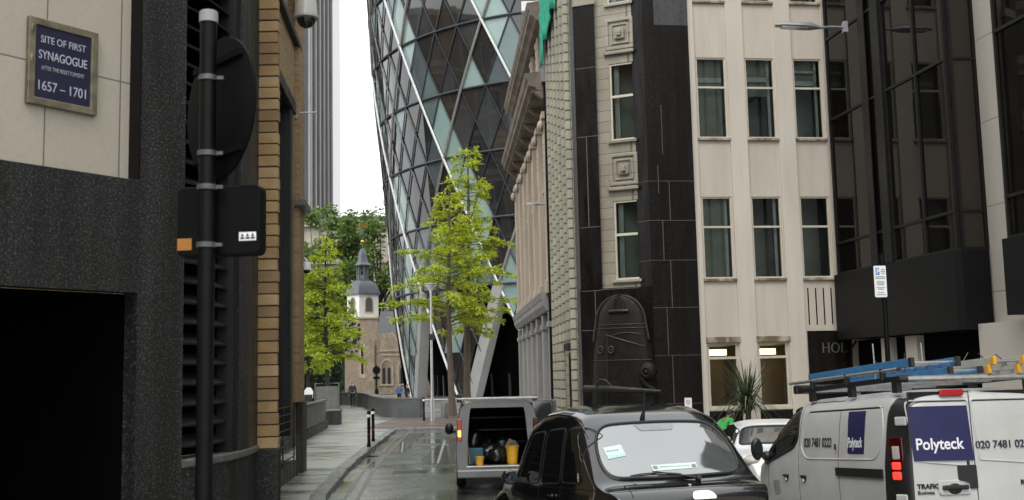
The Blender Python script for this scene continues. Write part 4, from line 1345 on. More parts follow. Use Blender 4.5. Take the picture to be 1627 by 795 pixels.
for a, b_ in cols[:2]:          # lobby windows with strip lamps
    w_ = MB(T).rect_frame(a + .002, b_ - .002, 1.202, 2.965, .025, .095, .05).build('lobby_window', 'sash', HH)
    MB(T).box(a + .05, b_ - .05, .02, .09, 2.52, 2.59).build('transom', 'sash', w_)
    MB(T).quad((a + .04, .07, 1.24), (b_ - .04, .07, 1.24), (b_ - .04, .07, 2.93), (a + .04, .07, 2.93)).build('pane', 'glass', w_)
    MB(T).box(a - .06, b_ + .06, -.085, .022, 2.97, 3.13).build('lintel', 'beige_dirty', w_, bev=.01)
    MB(T).box(a - .04, b_ + .04, -.07, .022, 1.13, 1.197).build('sill', 'sash', w_)
    b = MB(T)
    b.quad((a - .5, 1.58, 0), (b_ + .5, 1.58, 0), (b_ + .5, 1.58, 3.3), (a - .5, 1.58, 3.3))
    b.build('lobby_wall', 'room_warm', w_)
    MB(T).quad((a - .5, .23, 2.90), (b_ + .5, .23, 2.90), (b_ + .5, 1.58, 2.90), (a - .5, 1.58, 2.90)).build('lobby_ceiling', 'blind', w_)
    MB(T).box(a - .05, b_ - .17, .5, .62, 2.63, 2.80).build('strip_lamp', 'lamp_on', w_)
MB(T).box(2.25, 2.29, .3, .34, 1.25, 2.1).build('door_pull', 'alu', HH)
MB(T).box(-.2, 2.85, -.05, -.002, 0, 1.1).build('stall_riser', 'black_granite', HH)
for a, b_ in slots and [(s_[0], s_[1]) for s_ in slots]:
    pass
NP = thing('name_panel', 'black stone name panel lettered HOL at the right of the lobby windows', 'sign', tuple(T @ Vector((2.86, -.03, 1.3))), 7.1)
MB(TF(NP)).box(0, 1.26, -.04, .026, 0, 1.95).build('stone_slab', 'black_granite', NP, bev=.004)
MT['carved'] = mat('grey carved letters', (.12, .115, .105), rough=.7)
def serif_text(parent, s_, x0, z0, h, y):
    """plain roman capitals with small serifs, built from strokes"""
    b = MB(TF(parent)); x = x0; t = h * .11
    def st(xa, za, xb, zb, wd=t): b.beam((xa, y, za), (xb, y, zb), wd, .006, (0, 1, 0))
    for c in s_:
        if c == 'H':
            w_ = h * .72
            for q in (x + t / 2, x + w_ - t / 2):
                st(q, z0, q, z0 + h); st(q - t, z0 + t * .2, q + t, z0 + t * .2, t * .45); st(q - t, z0 + h - t * .2, q + t, z0 + h - t * .2, t * .45)
            st(x + t, z0 + h * .52, x + w_ - t, z0 + h * .52, t * .5)
        elif c == 'O':
            w_ = h * .9; n = 24
            ou = [(x + w_ / 2 + w_ / 2 * cos(2 * pi * k / n), z0 + h / 2 + h * .51 * sin(2 * pi * k / n)) for k in range(n)]
            inn = [(x + w_ / 2 + (w_ / 2 - t) * cos(2 * pi * k / n), z0 + h / 2 + (h * .51 - t * .55) * sin(2 * pi * k / n)) for k in range(n)]
            b.ring(ou, inn, y - .003, y + .003, 'y')
        elif c == 'L':
            w_ = h * .58; q = x + t / 2
            st(q, z0, q, z0 + h); st(q - t, z0 + h - t * .2, q + t, z0 + h - t * .2, t * .45)
            st(q - t, z0 + t * .25, x + w_, z0 + t * .25, t * .5); st(x + w_ - t * .25, z0, x + w_ - t * .25, z0 + h * .22, t * .45)
        x += w_ + h * .2
    return b.build('lettering', 'carved', parent)
serif_text(NP, 'HOL', .40, 1.34, .27, -.043)

# --- black granite piers and the tiled faces of the chamfered corner (world plan coordinates)
GRZ = TOPZ
def wallpoly(name, poly, z0, z1, m, parent=HH, bev=0.):
    return MB().prism(poly, z0, z1).build(name, m, parent, bev=bev)
P1 = wallpoly('granite_pier', [(3.50, 30.02), (3.80, 29.66), (5.09, 29.84), (5.07, 30.6), (3.6, 30.8)], 0, 11.9, 'black_granite')
wallpoly('pier_upper', [(3.50, 30.02), (3.80, 29.66), (4.12, 29.70), (4.12, 30.6), (3.6, 30.8)], 11.902, GRZ, 'black_granite', P1)
wallpoly('pale_slab', [(4.123, 29.702), (5.09, 29.84), (5.07, 30.6), (4.123, 30.6)], 11.902, GRZ, 'grey_granite', P1)
# thin pale joints between the granite slabs
def joints(parent, pA, pB, rows_, out=.004, wd=.022):
    a = Vector((*pA, 0)); b2 = Vector((*pB, 0)); d = (b2 - a); L = d.length; d.normalize(); n = Vector((d.y, -d.x, 0))
    for z0, z1, vs in rows_:
        b = MB()
        p = a + n * out; q = b2 + n * out
        b.beam((p.x, p.y, z1), (q.x, q.y, z1), wd * .75, .004, tuple(n))
        for f_ in vs:
            s = a + d * L * f_ + n * out
            b.beam((s.x, s.y, z0), (s.x, s.y, z1), wd, .004, tuple(n))
        b.build('joint', 'joint', parent)
zs = [0.05, 1.35, 2.65, 3.95, 5.25, 6.35, 7.45, 8.55, 9.65, 10.75, 11.9]
offs = [.25, .38, .30, .42, .28, .45, .22, .33, .15, .4]
joints(P1, (3.80, 29.66), (5.09, 29.84), [(zs[k], zs[k + 1], [offs[k]]) for k in range(6)], wd=.016)
joints(P1, (3.50, 30.02), (3.80, 29.66), [(zs[k], zs[k + 1], []) for k in range(6)], wd=.016)
for xa, za, zb_ in ((.32, 8.2, 9.6), (.2, 7.1, 7.9)):      # the upper joints show only in part
    pj0 = Vector((3.80, 29.66, 0)).lerp(Vector((5.09, 29.84, 0)), xa) + Vector((.02, -.005, 0))
    MB().beam((pj0.x, pj0.y - .004, za), (pj0.x, pj0.y - .004, zb_), .014, .004, (0, 1, 0)).build('joint', 'joint', P1)
P2 = wallpoly('granite_pier', [(1.86, 30.72), (1.93, 30.54), (2.50, 30.30), (2.52, 31.0), (1.95, 31.2)], 4.55, 12.75, 'black_granite')
joints(P2, (1.93, 30.54), (2.50, 30.30), [(4.6, 6.3, []), (6.3, 8.9, [.45]), (8.9, 10.9, []), (10.9, 12.75, [])])
wallpoly('pier_cap', [(1.84, 30.72), (1.92, 30.5), (2.52, 30.26), (2.54, 31.0), (1.95, 31.2)], 12.752, 13.0, 'tile_face')
# corner face with windows
TC = fr(2.42, 30.48, -24)        # local x to the right along the chamfer
LC = 1.27
ch = [(.50, 1.25, 8.72, 10.95), (.50, 1.25, 4.78, 7.0), (.50, 1.25, 12.7, 15)]
MB(TC).panel(.05, LC, 4.55, GRZ, 0, .25, ch).build('corner_wall', 'tile_face', HH)
for a, b_, z0, z1 in ch:
    w_ = MB(TC).rect_frame(a + .002, b_ - .002, z0 + .002, z1 - .002, .025, .095, .05).build('corner_window', 'sash', HH)
    zt = z1 - (z1 - z0) * .43
    MB(TC).box(a + .05, b_ - .05, .02, .09, zt - .035, zt + .035).build('transom', 'sash', w_)
    MB(TC).quad((a + .04, .07, z0 + .04), (b_ - .04, .07, z0 + .04), (b_ - .04, .07, z1 - .04), (a + .04, .07, z1 - .04)).build('pane', 'glass', w_)
    MB(TC).box(a - .08, LC, -.09, .022, z0 - .08, z0 - .003).build('sill', 'tile_face', w_, bev=.01)
    b = MB(TC); b.quad((a - .4, 1.0, z0 - .4), (b_ + .4, 1.0, z0 - .4), (b_ + .4, 1.0, z1 + .4), (a - .4, 1.0, z1 + .4)); b.build('room', 'room', w_)
    MB(TC).box(a + .06, a + .2, .25, .30, z0, z1).build('curtain', 'blind', w_)
for zc in (7.9, 11.82):     # square carved blocks between the windows
    q = MB(TC).rect_frame(.42, 1.26, zc - .48, zc + .44, -.05, -.002, .1).build('spandrel', 'tile_face', HH, bev=.02)
    b = MB(TC); b.rect_frame(.58, 1.12, zc - .32, zc + .28, -.04, -.002, .06); b.box(.70, 1.0, -.09, -.002, zc - .18, zc + .14); b.box(.78, .92, -.16, -.09, zc - .1, zc + .06)
    b.build('carved_block', 'tile_face', q, bev=.025)
    MB(TC).box(.38, 1.27, -.12, -.002, zc - .62, zc - .52).build('ledge', 'tile_face', q, bev=.02)
# black granite foot of the corner
wallpoly('granite_foot', [(1.84, 30.72), (1.92, 30.50), (2.45, 30.26), (3.46, 29.82), (3.78, 29.64), (3.9, 30.8), (1.95, 31.2)], 0, 4.548, 'black_granite')
joints(HH, (2.45, 30.26), (3.46, 29.82), [(3.4, 4.52, []), ])
joints(HH, (1.92, 30.50), (2.45, 30.26), [(2.6, 3.4, [.7]), (3.4, 4.5, [.7])])
# tiled flank along the street
TT = fr(1.41, 37.12, -86.3)
MB(TT).panel(-.05, 6.4, 0, GRZ, 0, .3, [(4.3, 5.6, .1, 2.75)]).build('tiled_flank', 'tile', HH)
for k, x_ in enumerate((.35, 1.4, 2.45, 3.5, 4.55, 5.6)):
    pr = MB(TT).box(x_, x_ + .36, -.15, -.002, 3.15 if k in (3, 4) else 0, GRZ).build('tile_pier', 'tile_pier', HH, bev=.012)
d_ = MB(TT).box(4.3, 5.6, .18, .24, .1, 2.74).build('door', 'black_paint', HH)
MB(TT).rect_frame(4.2, 5.7, 0, 2.85, -.05, -.002, .1).build('door_frame', 'black_granite', d_)
MB(TT).box(4.3, 5.6, -.2, -.002, 2.9, 3.1).build('door_canopy', 'dark_frame', d_)
MB().prism([(1.5, 37), (1.95, 31.2), (3.6, 30.8), (5.1, 30.6), (5.0, 37)], 0, GRZ).build('building_core', 'room', HH)
b = MB(TT); b.box(6.4, 6.55, -.02, .2, 0, GRZ); b.build('corner_strip', 'grey_granite', HH)
# ---- ship sculpture
SH = thing('ship_sculpture', 'black stone carving of a ship bow with bowsprit on the corner of the building', 'sculpture', (2.95, 29.9, 0), -24)
TS = TF(SH)
# bow seen head on: half-width by height, bulging out towards the street
prof = [(.0, 1.0, .10), (.6, .99, .11), (1.2, .97, .12), (1.8, .94, .13), (2.4, .90, .15), (2.9, .85, .16), (3.3, .79, .16)]
for q in np.linspace(0, pi / 2, 9):
    prof.append((3.6 + .73 * sin(q), max(.01, .735 * cos(q)), .16 - .05 * sin(q)))
MT['highlight_stone'] = mat('highlighted black stone', (.034, .031, .028), (.022, .02, .018), .36, .5, ns=9, spec=.3)  # paler stone colour paints the highlights on rims and raised lines
vs = []; fs = []; N = 19
for z, hw, dp in prof:
    for k in range(N):
        u = -1 + 2 * k / (N - 1)
        e = (1 - abs(u) ** 2.3)
        vs.append((u * hw - .02, .15 - (dp + .15) * (.45 + .55 * e) if abs(u) < .999 else .15, z))
for i in range(len(prof) - 1):
    for k in range(N - 1):
        fs.append((i * N + k, i * N + k + 1, (i + 1) * N + k + 1, (i + 1) * N + k))
MT['black_stone'] = mat('dark carved stone', (.013, .0115, .010), (.020, .018, .016), .42, .6, ns=6, bs=.08, bscale=60, spec=.2)
MB(TS).add(vs, fs).build('hull', 'black_stone', SH, smooth=True, angle=60)
def hull_pt(u, z):
    zz = [p[0] for p in prof]; hw = np.interp(z, zz, [p[1] for p in prof]); dp = np.interp(z, zz, [p[2] for p in prof])
    return Vector((u * hw - .02, .15 - (dp + .15) * (.45 + .55 * (1 - abs(u) ** 2.3)), z))
b = MB(TS)
b.tube([hull_pt(s_ * .97, z) + Vector((0, -.02, 0)) for s_, z in [(-1, 3.1), (-1, 3.4)] + [(-1, 3.6 + .73 * sin(q)) for q in np.linspace(0, 1.45, 10)] + [(0, 4.33)] + [(1, 3.6 + .73 * sin(q)) for q in np.linspace(1.45, 0, 10)] + [(1, 3.4), (1, 3.1)]], .035, 8)
b.build('bulwark_rim', 'highlight_stone', SH, smooth=True)
b = MB(TS)
b.tube([hull_pt(u, 3.86 + .03 * (1 - u * u)) + Vector((0, -.03, 0)) for u in np.linspace(-.42, .42, 9)], .05, 8)
b.tube([hull_pt(-.25, z) + Vector((0, -.01, 0)) for z in np.linspace(3.88, 4.22, 7)], .02, 6)
b.tube([hull_pt(.25, z) + Vector((0, -.01, 0)) for z in np.linspace(3.88, 4.22, 7)], .02, 6)
b.build('figurehead_ledge', 'highlight_stone', SH, smooth=True)
b = MB(TS)
b.tube([hull_pt(u, 3.24 - .26 * (u + .45)) + Vector((0, -.012, 0)) for u in np.linspace(-.5, .8, 12)], .018, 6)
b.tube([hull_pt(u, 3.22 + .07 * sin((u + .3) * 2.8)) + Vector((0, -.008, 0)) for u in np.linspace(-.3, .75, 12)], .016, 6)
for z in (3.42, 3.52, 2.55):
    b.tube([hull_pt(u, z) + Vector((0, -.004, 0)) for u in np.linspace(-.95, .95, 15)], .014, 6)
for u in (-.42, .62):
    b.tube([hull_pt(u, z) + Vector((0, -.004, 0)) for z in np.linspace(1.0, 3.3, 12)], .016, 6)
b.build('planking_line', 'highlight_stone', SH, smooth=True)
for u in (-.66, -.28):
    c = hull_pt(u, 2.84)
    b = MB(TS)
    ring_ = [c + Vector((.075 * cos(a), -.03, .09 * sin(a))) for a in np.linspace(0, 2 * pi, 15)]
    b.tube(ring_, .024, 6, caps=False)
    b.ball(c + Vector((0, -.01, 0)), (.04, .02, .05), 8, 6)
    b.build('hawse_hole', 'highlight_stone', SH, smooth=True)
b = MB(TS); b.tube([(-1.02, -.26, 1.80), (-.3, -.40, 1.79), (.4, -.40, 1.75), (1.12, -.26, 1.70)], [.105, .10, .075, .045], 14)
b.build('bowsprit', 'highlight_stone', SH, smooth=True)
b = MB(TS); b.tube([(-.62, -.38, 1.7), (-.62, -.44, 1.95), (-.5, -.44, 2.04), (-.36, -.43, 2.02), (-.2, -.42, 1.86)], .035, 8); b.build('bracket', 'highlight_stone', SH, smooth=True)
b = MB(TS)
b.ball((.80, -.24, 2.24), (.235, .16, .25), 18, 12)
b.tube([(.60, -.22, 2.2), (.63, -.22, 2.0), (.74, -.24, 1.85), (.95, -.24, 1.74)], [.09, .08, .07, .05], 10)
b.build('scroll', 'black_stone', SH, smooth=True)
b = MB(TS)
b.tube([(.78 + .115 * cos(a), -.405, 2.22 + .115 * sin(a)) for a in np.linspace(0, 2 * pi, 17)], .022, 6, caps=False)
b.ball((.78, -.40, 2.22), (.06, .04, .06), 10, 7)
b.build('scroll_eye', 'steel_dark' if 'steel_dark' in MT else 'black_stone', SH, smooth=True)
b = MB(TS); b.box(-.85, 1.15, -.3, .1, 0, .62); b.build('plinth', 'black_granite', SH, bev=.02)
# notice on the granite
NS = thing('notice', 'small white notice with a pale red ring fixed low on the black granite pier', 'sign', (4.66, 29.70, 1.36), 8)
MB(TF(NS)).box(-.1, .1, -.008, 0, -.14, .14).build('plate', 'pure_white', NS)
MT['pale_red'] = mat('pale red print', (.5, .2, .18), rough=.6)
n = 20
b = MB(TF(NS)).ring([(.06 * cos(2 * pi * k / n), .03 + .06 * sin(2 * pi * k / n)) for k in range(n)], [(.042 * cos(2 * pi * k / n), .03 + .042 * sin(2 * pi * k / n)) for k in range(n)], -.010, -.0085, 'y')
b.beam((-.035, -.0095, .065), (.035, -.0095, -.005), .012, .002, (0, 1, 0))
b.build('ring_print', 'pale_red', NS)
# debris net hung over the top of the tiled flank
NT = thing('debris_net', 'green debris netting hanging over the top of the tiled flank', 'netting', (1.5, 35, 13))
rnd = random.Random(4)
vs = []; fs = []
NX, NZ = 14, 18
for j in range(NZ + 1):
    for i in range(NX + 1):
        u = i / NX; t = j / NZ
        low = 12.75 + .5 * abs(sin(u * 6)) + .55 * u
        z = 18.2 + (low - 18.2) * t
        p = TT @ Vector((.2 + u * 4.2, -.22 - .05 * sin(u * 22 + 2 * t) - .05 * rnd.random(), z))
        vs.append(tuple(p))
for j in range(NZ):
    for i in range(NX):
        fs.append((j * (NX + 1) + i, j * (NX + 1) + i + 1, (j + 1) * (NX + 1) + i + 1, (j + 1) * (NX + 1) + i))
nb_ = MB().add(vs, fs).build('net_sheet', 'net', NT, smooth=True, angle=80)
sm = nb_.modifiers.new('solid', 'SOLIDIFY'); sm.thickness = .02
MB(TT).tube([(.1, -.24, 18.2), (4.6, -.24, 18.2)], .025, 8).build('scaffold_tube', 'steel', NT)

# ------------------------------------------------------------------ dark glass building on the right
DG = thing('dark_glass_building', 'dark bronze glass building with projecting bays and pale stone strips at right', 'building', (8.96, 30, 0), -81.6)
T = TF(DG)         # local x towards the viewer; y into the building
DT = 18.5
MB(T).box(-.4, 34, .75, 10, 0, DT).build('stone_wall', 'portland', DG)
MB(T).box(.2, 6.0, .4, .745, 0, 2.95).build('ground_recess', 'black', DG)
b = MB(T)
for x0, x1 in ((1.9, 2.35), (3.15, 3.7)): b.box(x0, x1, .2, .39, 0, 2.95)
b.build('ground_pier', 'portland', DG)
def bay(x0, x1, zlo, zf, splits, levels, end=True):
    # frame box
    core = MB(T).box(x0 + .03, x1 - .03, .09, .74, zf, DT).build('bay_core', 'black', DG)
    for (a, b_) in zip(splits, splits[1:]):
        for (z0, z1) in zip(levels, levels[1:]):
            tl = random.uniform(-.003, .003)
            MB(T).quad((a + .03, .05 + tl, z0 + .03), (b_ - .03, .05 - tl, z0 + .03), (b_ - .03, .05 - tl * .5, z1 - .03), (a + .03, .05 + tl, z1 - .03)).build('pane', 'bronze_glass', core)
    for a in splits:
        MB(T).box(a - .035, a + .035, 0, .088, zf, DT).build('mullion', 'dark_frame', core)
    for z in levels[:-1]:
        MB(T).box(x0, x1, .006, .084, z - .035, z + .035).build('rail', 'dark_frame', core)
    if end:     # face turned to the viewer
        for z0, z1 in zip(levels, levels[1:]):
            MB(T).quad((x1, .18, z0 + .03), (x1, .66, z0 + .03), (x1, .66, z1 - .03), (x1, .18, z1 - .03)).build('end_panel', 'bronze_panel', core)
            MB(T).box(x1 - .02, x1 + .03, .1, .74, z0 - .03, z0 + .03).build('rail', 'dark_frame', core)
        b = MB(T); b.box(x1 - .028, x1 + .035, .09, .17, zf, DT); b.box(x1 - .028, x1 + .035, .67, .745, zf, DT); b.build('mullion', 'dark_frame', core)
    f_ = MB(T).prism([(x0 - .08, .7), (x0 - .08, -.07), (x1 - .05, -.07), (x1 + .08, .03), (x1 + .08, .70)], zlo, zf).build('fascia', 'fascia', DG, bev=.008)
    return core
random.seed(2)
levs = [4.78, 5.62, 9.10, 11.42, 14.9, DT]
bay(.02, 6.1, 2.98, 4.76, [.05, 2.1, 3.25, 4.75, 6.06], levs)
b = MB(T)
b.box(2.13, 2.45, -.05, -.001, 4.78, DT); b.box(2.85, 3.22, -.07, -.001, 4.78, DT)
b.build('bay_pier', 'dark_frame', DG, bev=.01)
bay(7.95, 14.5, 3.2, 4.76, [8.0, 9.6, 11.2, 12.8, 14.45], levs)
bay(16.6, 23, 3.2, 4.76, [16.65, 18.2, 19.8, 21.4, 22.95], levs)
MB(T).tube([(-.1, .5, 2.95), (-.1, .3, 2.7), (-.05, .3, 2.5), (-.05, .35, 0)], .03, 8).build('drain_pipe', 'matt_black', DG, smooth=True)
MB(T).box(6.2, 8.2, .3, .74, 0, 3.1).build('porch_wall', 'portland', DG)

# ------------------------------------------------------------------ offices across the junction (close the street behind the viewer's side; seen in the glass)
# ------------------------------------------------------------------ vehicles
MT['taxi_black'] = mat('black car paint', (.006, .006, .007), rough=.16, spec=.5, coat=1.)
MT['van_white'] = mat('white van paint', (.64, .645, .635), (.55, .55, .53), .35, ns=1.6, coat=.35, streak=(.48, .47, .44))
MT['car_white'] = mat('white car paint', (.72, .73, .73), rough=.3, coat=.5)
MT['silver_paint'] = mat('silver grey van paint', (.17, .17, .165), (.13, .13, .127), .3, metal=.4, ns=1.5, coat=.5)
MT['car_glass'] = mat('dark car glass', (.008, .009, .009), rough=.03, spec=.5, ior=1.5)
MT['sky_glass'] = mat('reflective rear glass', (.06, .065, .065), (.045, .05, .05), .04, ns=2, ior=3.4)
MT['trim_black'] = mat('black plastic trim', (.014, .014, .015), rough=.45)
MT['rubber'] = mat('black rubber', (.012, .012, .012), rough=.8)
MT['seal'] = mat('shut line', (.012, .012, .012), rough=.9, spec=.1)
MT['chrome'] = mat('chrome', (.6, .6, .6), rough=.12, metal=1.)
MT['mirror_dark'] = mat('mirror', (.10, .11, .125), rough=.05, metal=1.)
MT['red_lens'] = mat('red lamp lens', (.42, .006, .008), rough=.12, coat=.5)
MT['dark_red_lens'] = mat('dark red lens', (.06, .004, .005), rough=.15, coat=.5)
MT['lit_red'] = emit('lit brake lamp', (1., .03, .02), 1.1)
MT['lit_amber'] = emit('lit tail lamp', (1., .38, .08), 1.5)
MT['clear_lens'] = mat('clear lamp lens', (.5, .47, .42), rough=.1)
MT['sign_navy'] = mat('navy vinyl', (.013, .014, .085), rough=.35)
MT['ink'] = mat('dark navy lettering', (.02, .022, .04), rough=.5)
MT['black_ink'] = mat('black lettering', (.01, .01, .01), rough=.5)
MT['mint'] = mat('pale mint sticker', (.45, .68, .62), rough=.4)
MT['mint_white'] = mat('pale sticker', (.62, .74, .70), rough=.4)
MT['grey_ink'] = mat('grey print', (.2, .26, .26), rough=.5)
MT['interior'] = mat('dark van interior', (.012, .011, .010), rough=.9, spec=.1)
MT['ladder_blue'] = mat('blue fibreglass', (.03, .19, .42), (.05, .15, .30), .5, ns=6)
MT['ladder_grey'] = mat('pale grey fibreglass', (.42, .41, .36), (.34, .33, .29), .5, ns=6)
MT['yellow'] = mat('yellow plastic', (.68, .36, .02), (.60, .30, .02), .45, ns=6)
MT['bag'] = mat('black plastic bag', (.012, .012, .014), rough=.25, spec=.6)
MT['teal'] = mat('teal plastic', (.02, .12, .16), rough=.4)
MT['tan'] = mat('cardboard', (.28, .2, .13), rough=.9)

def smooth_fn(pts, s=.05):
    xs = [p[0] for p in pts]; ys = [p[1] for p in pts]
    k = np.linspace(-s, s, 9)
    return lambda y: float(np.mean(np.interp(y + k, xs, ys)))

class Body:
    def __init__(self, L, top, wid, belt, tumble=.12, n=3.6, sill=.25, s=.06, N=18, belt_in=.985):
        self.L = L; self.T = smooth_fn(top, s); self.W = smooth_fn(wid, s); self.B = smooth_fn(belt, s)
        self.tumble = tumble; self.n = n; self.sill = sill; self.N = N; self.bi = belt_in
    def sec(self, y):
        w = self.W(y); zt = self.T(y); zb = min(self.B(y), zt - .06)
        s0 = min(self.sill, zb - .1)
        lo = [(w * .93, s0), (w * .985, s0 + (zb - s0) * .2), (w, s0 + (zb - s0) * .45), (w, s0 + (zb - s0) * .7), (w * .995, s0 + (zb - s0) * .9)]
        up = []
        xw = w * self.bi
        for k in range(self.N + 1):
            a = (pi / 2) * k / self.N
            c = max(cos(a), 0) ** (2 / self.n); s_ = sin(a) ** (2 / self.n)
            z = zb + (zt - zb) * s_
            up.append((xw * c * (1 - self.tumble * max(0, z - self.B(y)) / .75), z))
        return lo + up
    def side_x(self, y, z):
        s = self.sec(y)
        zs = [p[1] for p in s]; xs = [p[0] for p in s]
        return float(np.interp(z, zs, xs))
    def top_z(self, x, y):
        s = self.sec(y)
        q = s[4:][::-1]
        return float(np.interp(abs(x), [p[0] for p in q], [p[1] for p in q]))
    def mesh(self, T, ys, caps=True, open_rear=False):
        b = MB(T); vs = []; fs = []
        n = None
        for y in ys:
            s = self.sec(y)
            full = [(-x, z) for x, z in s] + [(x, z) for x, z in reversed(s[:-1])]
            n = len(full)
            vs += [(x, y, z) for x, z in full]
        for i in range(len(ys) - 1):
            for k in range(n - 1):
                fs.append((i * n + k, (i + 1) * n + k, (i + 1) * n + k + 1, i * n + k + 1))
        if caps:
            if not open_rear: fs.append(tuple(range(n)))
            fs.append(tuple(range((len(ys) - 1) * n, len(ys) * n))[::-1])
        return b.add(vs, fs)
    def patch(self, T, outline, fn, off, rings=5):
        """thin skin following the body inside an outline; fn maps 2-d to a surface point"""
        cx_ = sum(p[0] for p in outline) / len(outline); cy_ = sum(p[1] for p in outline) / len(outline)
        vs = []; fs = []; n = len(outline)
        def P(a, c):
            e = .01
            p = Vector(fn(a, c)); u = Vector(fn(a + e, c)) - Vector(fn(a - e, c)); v = Vector(fn(a, c + e)) - Vector(fn(a, c - e))
            nn = u.cross(v)
            if nn.length < 1e-9: nn = Vector((0, 0, 1))
            nn.normalize()
            return p, nn
        cp, cn = P(cx_, cy_)
        ref = cn if cn.dot(cp - Vector((0, self.L / 2, .8))) > 0 else -cn
        for r in range(rings, 0, -1):
            t = r / rings
            for p in outline:
                q, nn = P(cx_ + (p[0] - cx_) * t, cy_ + (p[1] - cy_) * t)
                if nn.dot(ref) < 0: nn = -nn
                vs.append(tuple(q + nn * off))
        vs.append(tuple(cp + ref * off))
        for r in range(rings - 1):
            for k in range(n):
                j = (k + 1) % n
                fs.append((r * n + k, r * n + j, (r + 1) * n + j, (r + 1) * n + k))
        for k in range(n):
            fs.append(((rings - 1) * n + k, (rings - 1) * n + (k + 1) % n, rings * n))
        return MB(T).add(vs, fs)
    def side(self, sgn):
        return lambda y, z: (sgn * self.side_x(y, z), y, z)
    def top(self):
        return lambda x, y: (x, y, self.top_z(x, y))

def round_poly(pts, r, n=6):
    out = []
    m = len(pts)
    for i in range(m):
        p0 = Vector(pts[i - 1]); p = Vector(pts[i]); p1 = Vector(pts[(i + 1) % m])
        rr = r[i] if isinstance(r, (list, tuple)) else r
        a = (p0 - p); c = (p1 - p)
        la, lc = min(rr, a.length * .49), min(rr, c.length * .49)
        A = p + a.normalized() * la; C = p + c.normalized() * lc
        for k in range(n + 1):
            t = k / n
            out.append(tuple(A * (1 - t) ** 2 + p * 2 * t * (1 - t) + C * t * t))
    # densify long edges
    dn = []
    for i in range(len(out)):
        a = Vector(out[i]); c = Vector(out[(i + 1) % len(out)])
        k = max(1, int((c - a).length / .08))
        for j in range(k): dn.append(tuple(a.lerp(c, j / k)))
    return dn

def line_on(fn, pts, r, T, n=5, lift=0., closed=False):
    """a bead laid on the body along 2-d points"""
    d = []
    P = list(pts) + ([pts[0]] if closed else [])
    for a, c in zip(P, P[1:]):
        a = Vector(a); c = Vector(c); k = max(1, int((c - a).length / .06))
        d += [a.lerp(c, j / k) for j in range(k)]
    d.append(Vector(P[-1]))
    return MB(T).tube([fn(p[0], p[1]) for p in d], r, n)

def wheel(parent, x, y, r, w_, sgn, rim='alu'):
    T = TF(parent)
    M_ = T @ Matrix.Translation((x, y, r)) @ Matrix.Rotation(pi / 2, 4, 'Y')
    t = MB(M_).lathe([(r * .62, -w_ / 2), (r * .93, -w_ / 2), (r, -w_ * .3), (r, w_ * .3), (r * .93, w_ / 2), (r * .62, w_ / 2)], n=32).build('wheel', 'rubber', parent, smooth=True)
    b = MB(M_)
    b.lathe([(.05, -w_ * .35), (r * .61, -w_ * .42), (r * .63, -w_ * .3), (r * .63, w_ * .3), (r * .61, w_ * .42), (.05, w_ * .35)], n=28)
    b.build('rim', rim, t, smooth=True)
    return t

# ---- black taxi
TX = thing('taxi', 'black taxi cab seen from behind with a pale reflecting rear window', 'taxi', (1.765, 10.57, .03), 0)
TX.rotation_euler = (radians(-2.3), 0, radians(18))
T = TF(TX)
tb = Body(4.5, [(-.02, .62), (.0, .80), (.06, .96), (.18, 1.06), (.36, 1.08), (.50, 1.14), (.72, 1.42), (.95, 1.67), (1.15, 1.80), (1.4, 1.87), (1.8, 1.90), (2.2, 1.88), (2.55, 1.79), (2.82, 1.50), (3.1, 1.12), (3.5, 1.05), (4.0, .98), (4.3, .86), (4.45, .66), (4.52, .5)],
          [(-.02, .72), (.05, .78), (.2, .87), (.5, .92), (1.0, .93), (2.6, .93), (3.2, .89), (3.8, .80), (4.2, .70), (4.45, .55), (4.52, .45)],
          [(0, 1.0), (.5, 1.06), (2.0, 1.04), (3.0, 1.0), (4.5, .9)], tumble=.065, n=6.0, sill=.24, s=.05, N=22, belt_in=.975)
ys = sorted(set([round(v, 3) for v in np.concatenate([np.linspace(0, .2, 8), np.linspace(.2, 1.3, 34), np.linspace(1.3, 4.3, 40), np.linspace(4.3, 4.5, 8)])]))
body = tb.mesh(T, ys).build('body', 'taxi_black', TX, smooth=True, angle=50)
rw = round_poly([(-.79, .52), (.79, .52), (.70, .95), (-.70, .95)], [.22, .22, .2, .2], 8)
# curve the upper and lower edges a little
rw = [(x, y + .035 * (1 - (x / .8) ** 2) * (1 if y > .73 else -.7)) for x, y in rw]
gl = tb.patch(T, rw, tb.top(), .006, 8).build('rear_window', 'sky_glass', TX, smooth=True, angle=70)
b = MB(T)
ft = tb.top()
pts = [Vector(ft(x, y)) + Vector((0, -.006, .006)) for x, y in rw]
b.tube(pts + [pts[0], pts[1]], .016, 8, caps=False)
b.build('window_seal', 'trim_black', gl, smooth=True)
pts2 = [Vector(ft(x * 1.012, .73 + (y - .73) * 1.03)) + Vector((0, -.004, .004)) for x, y in rw]
MB(T).tube(pts2 + [pts2[0], pts2[1]], .0065, 6, caps=False).build('window_trim', 'steel', gl, smooth=True)
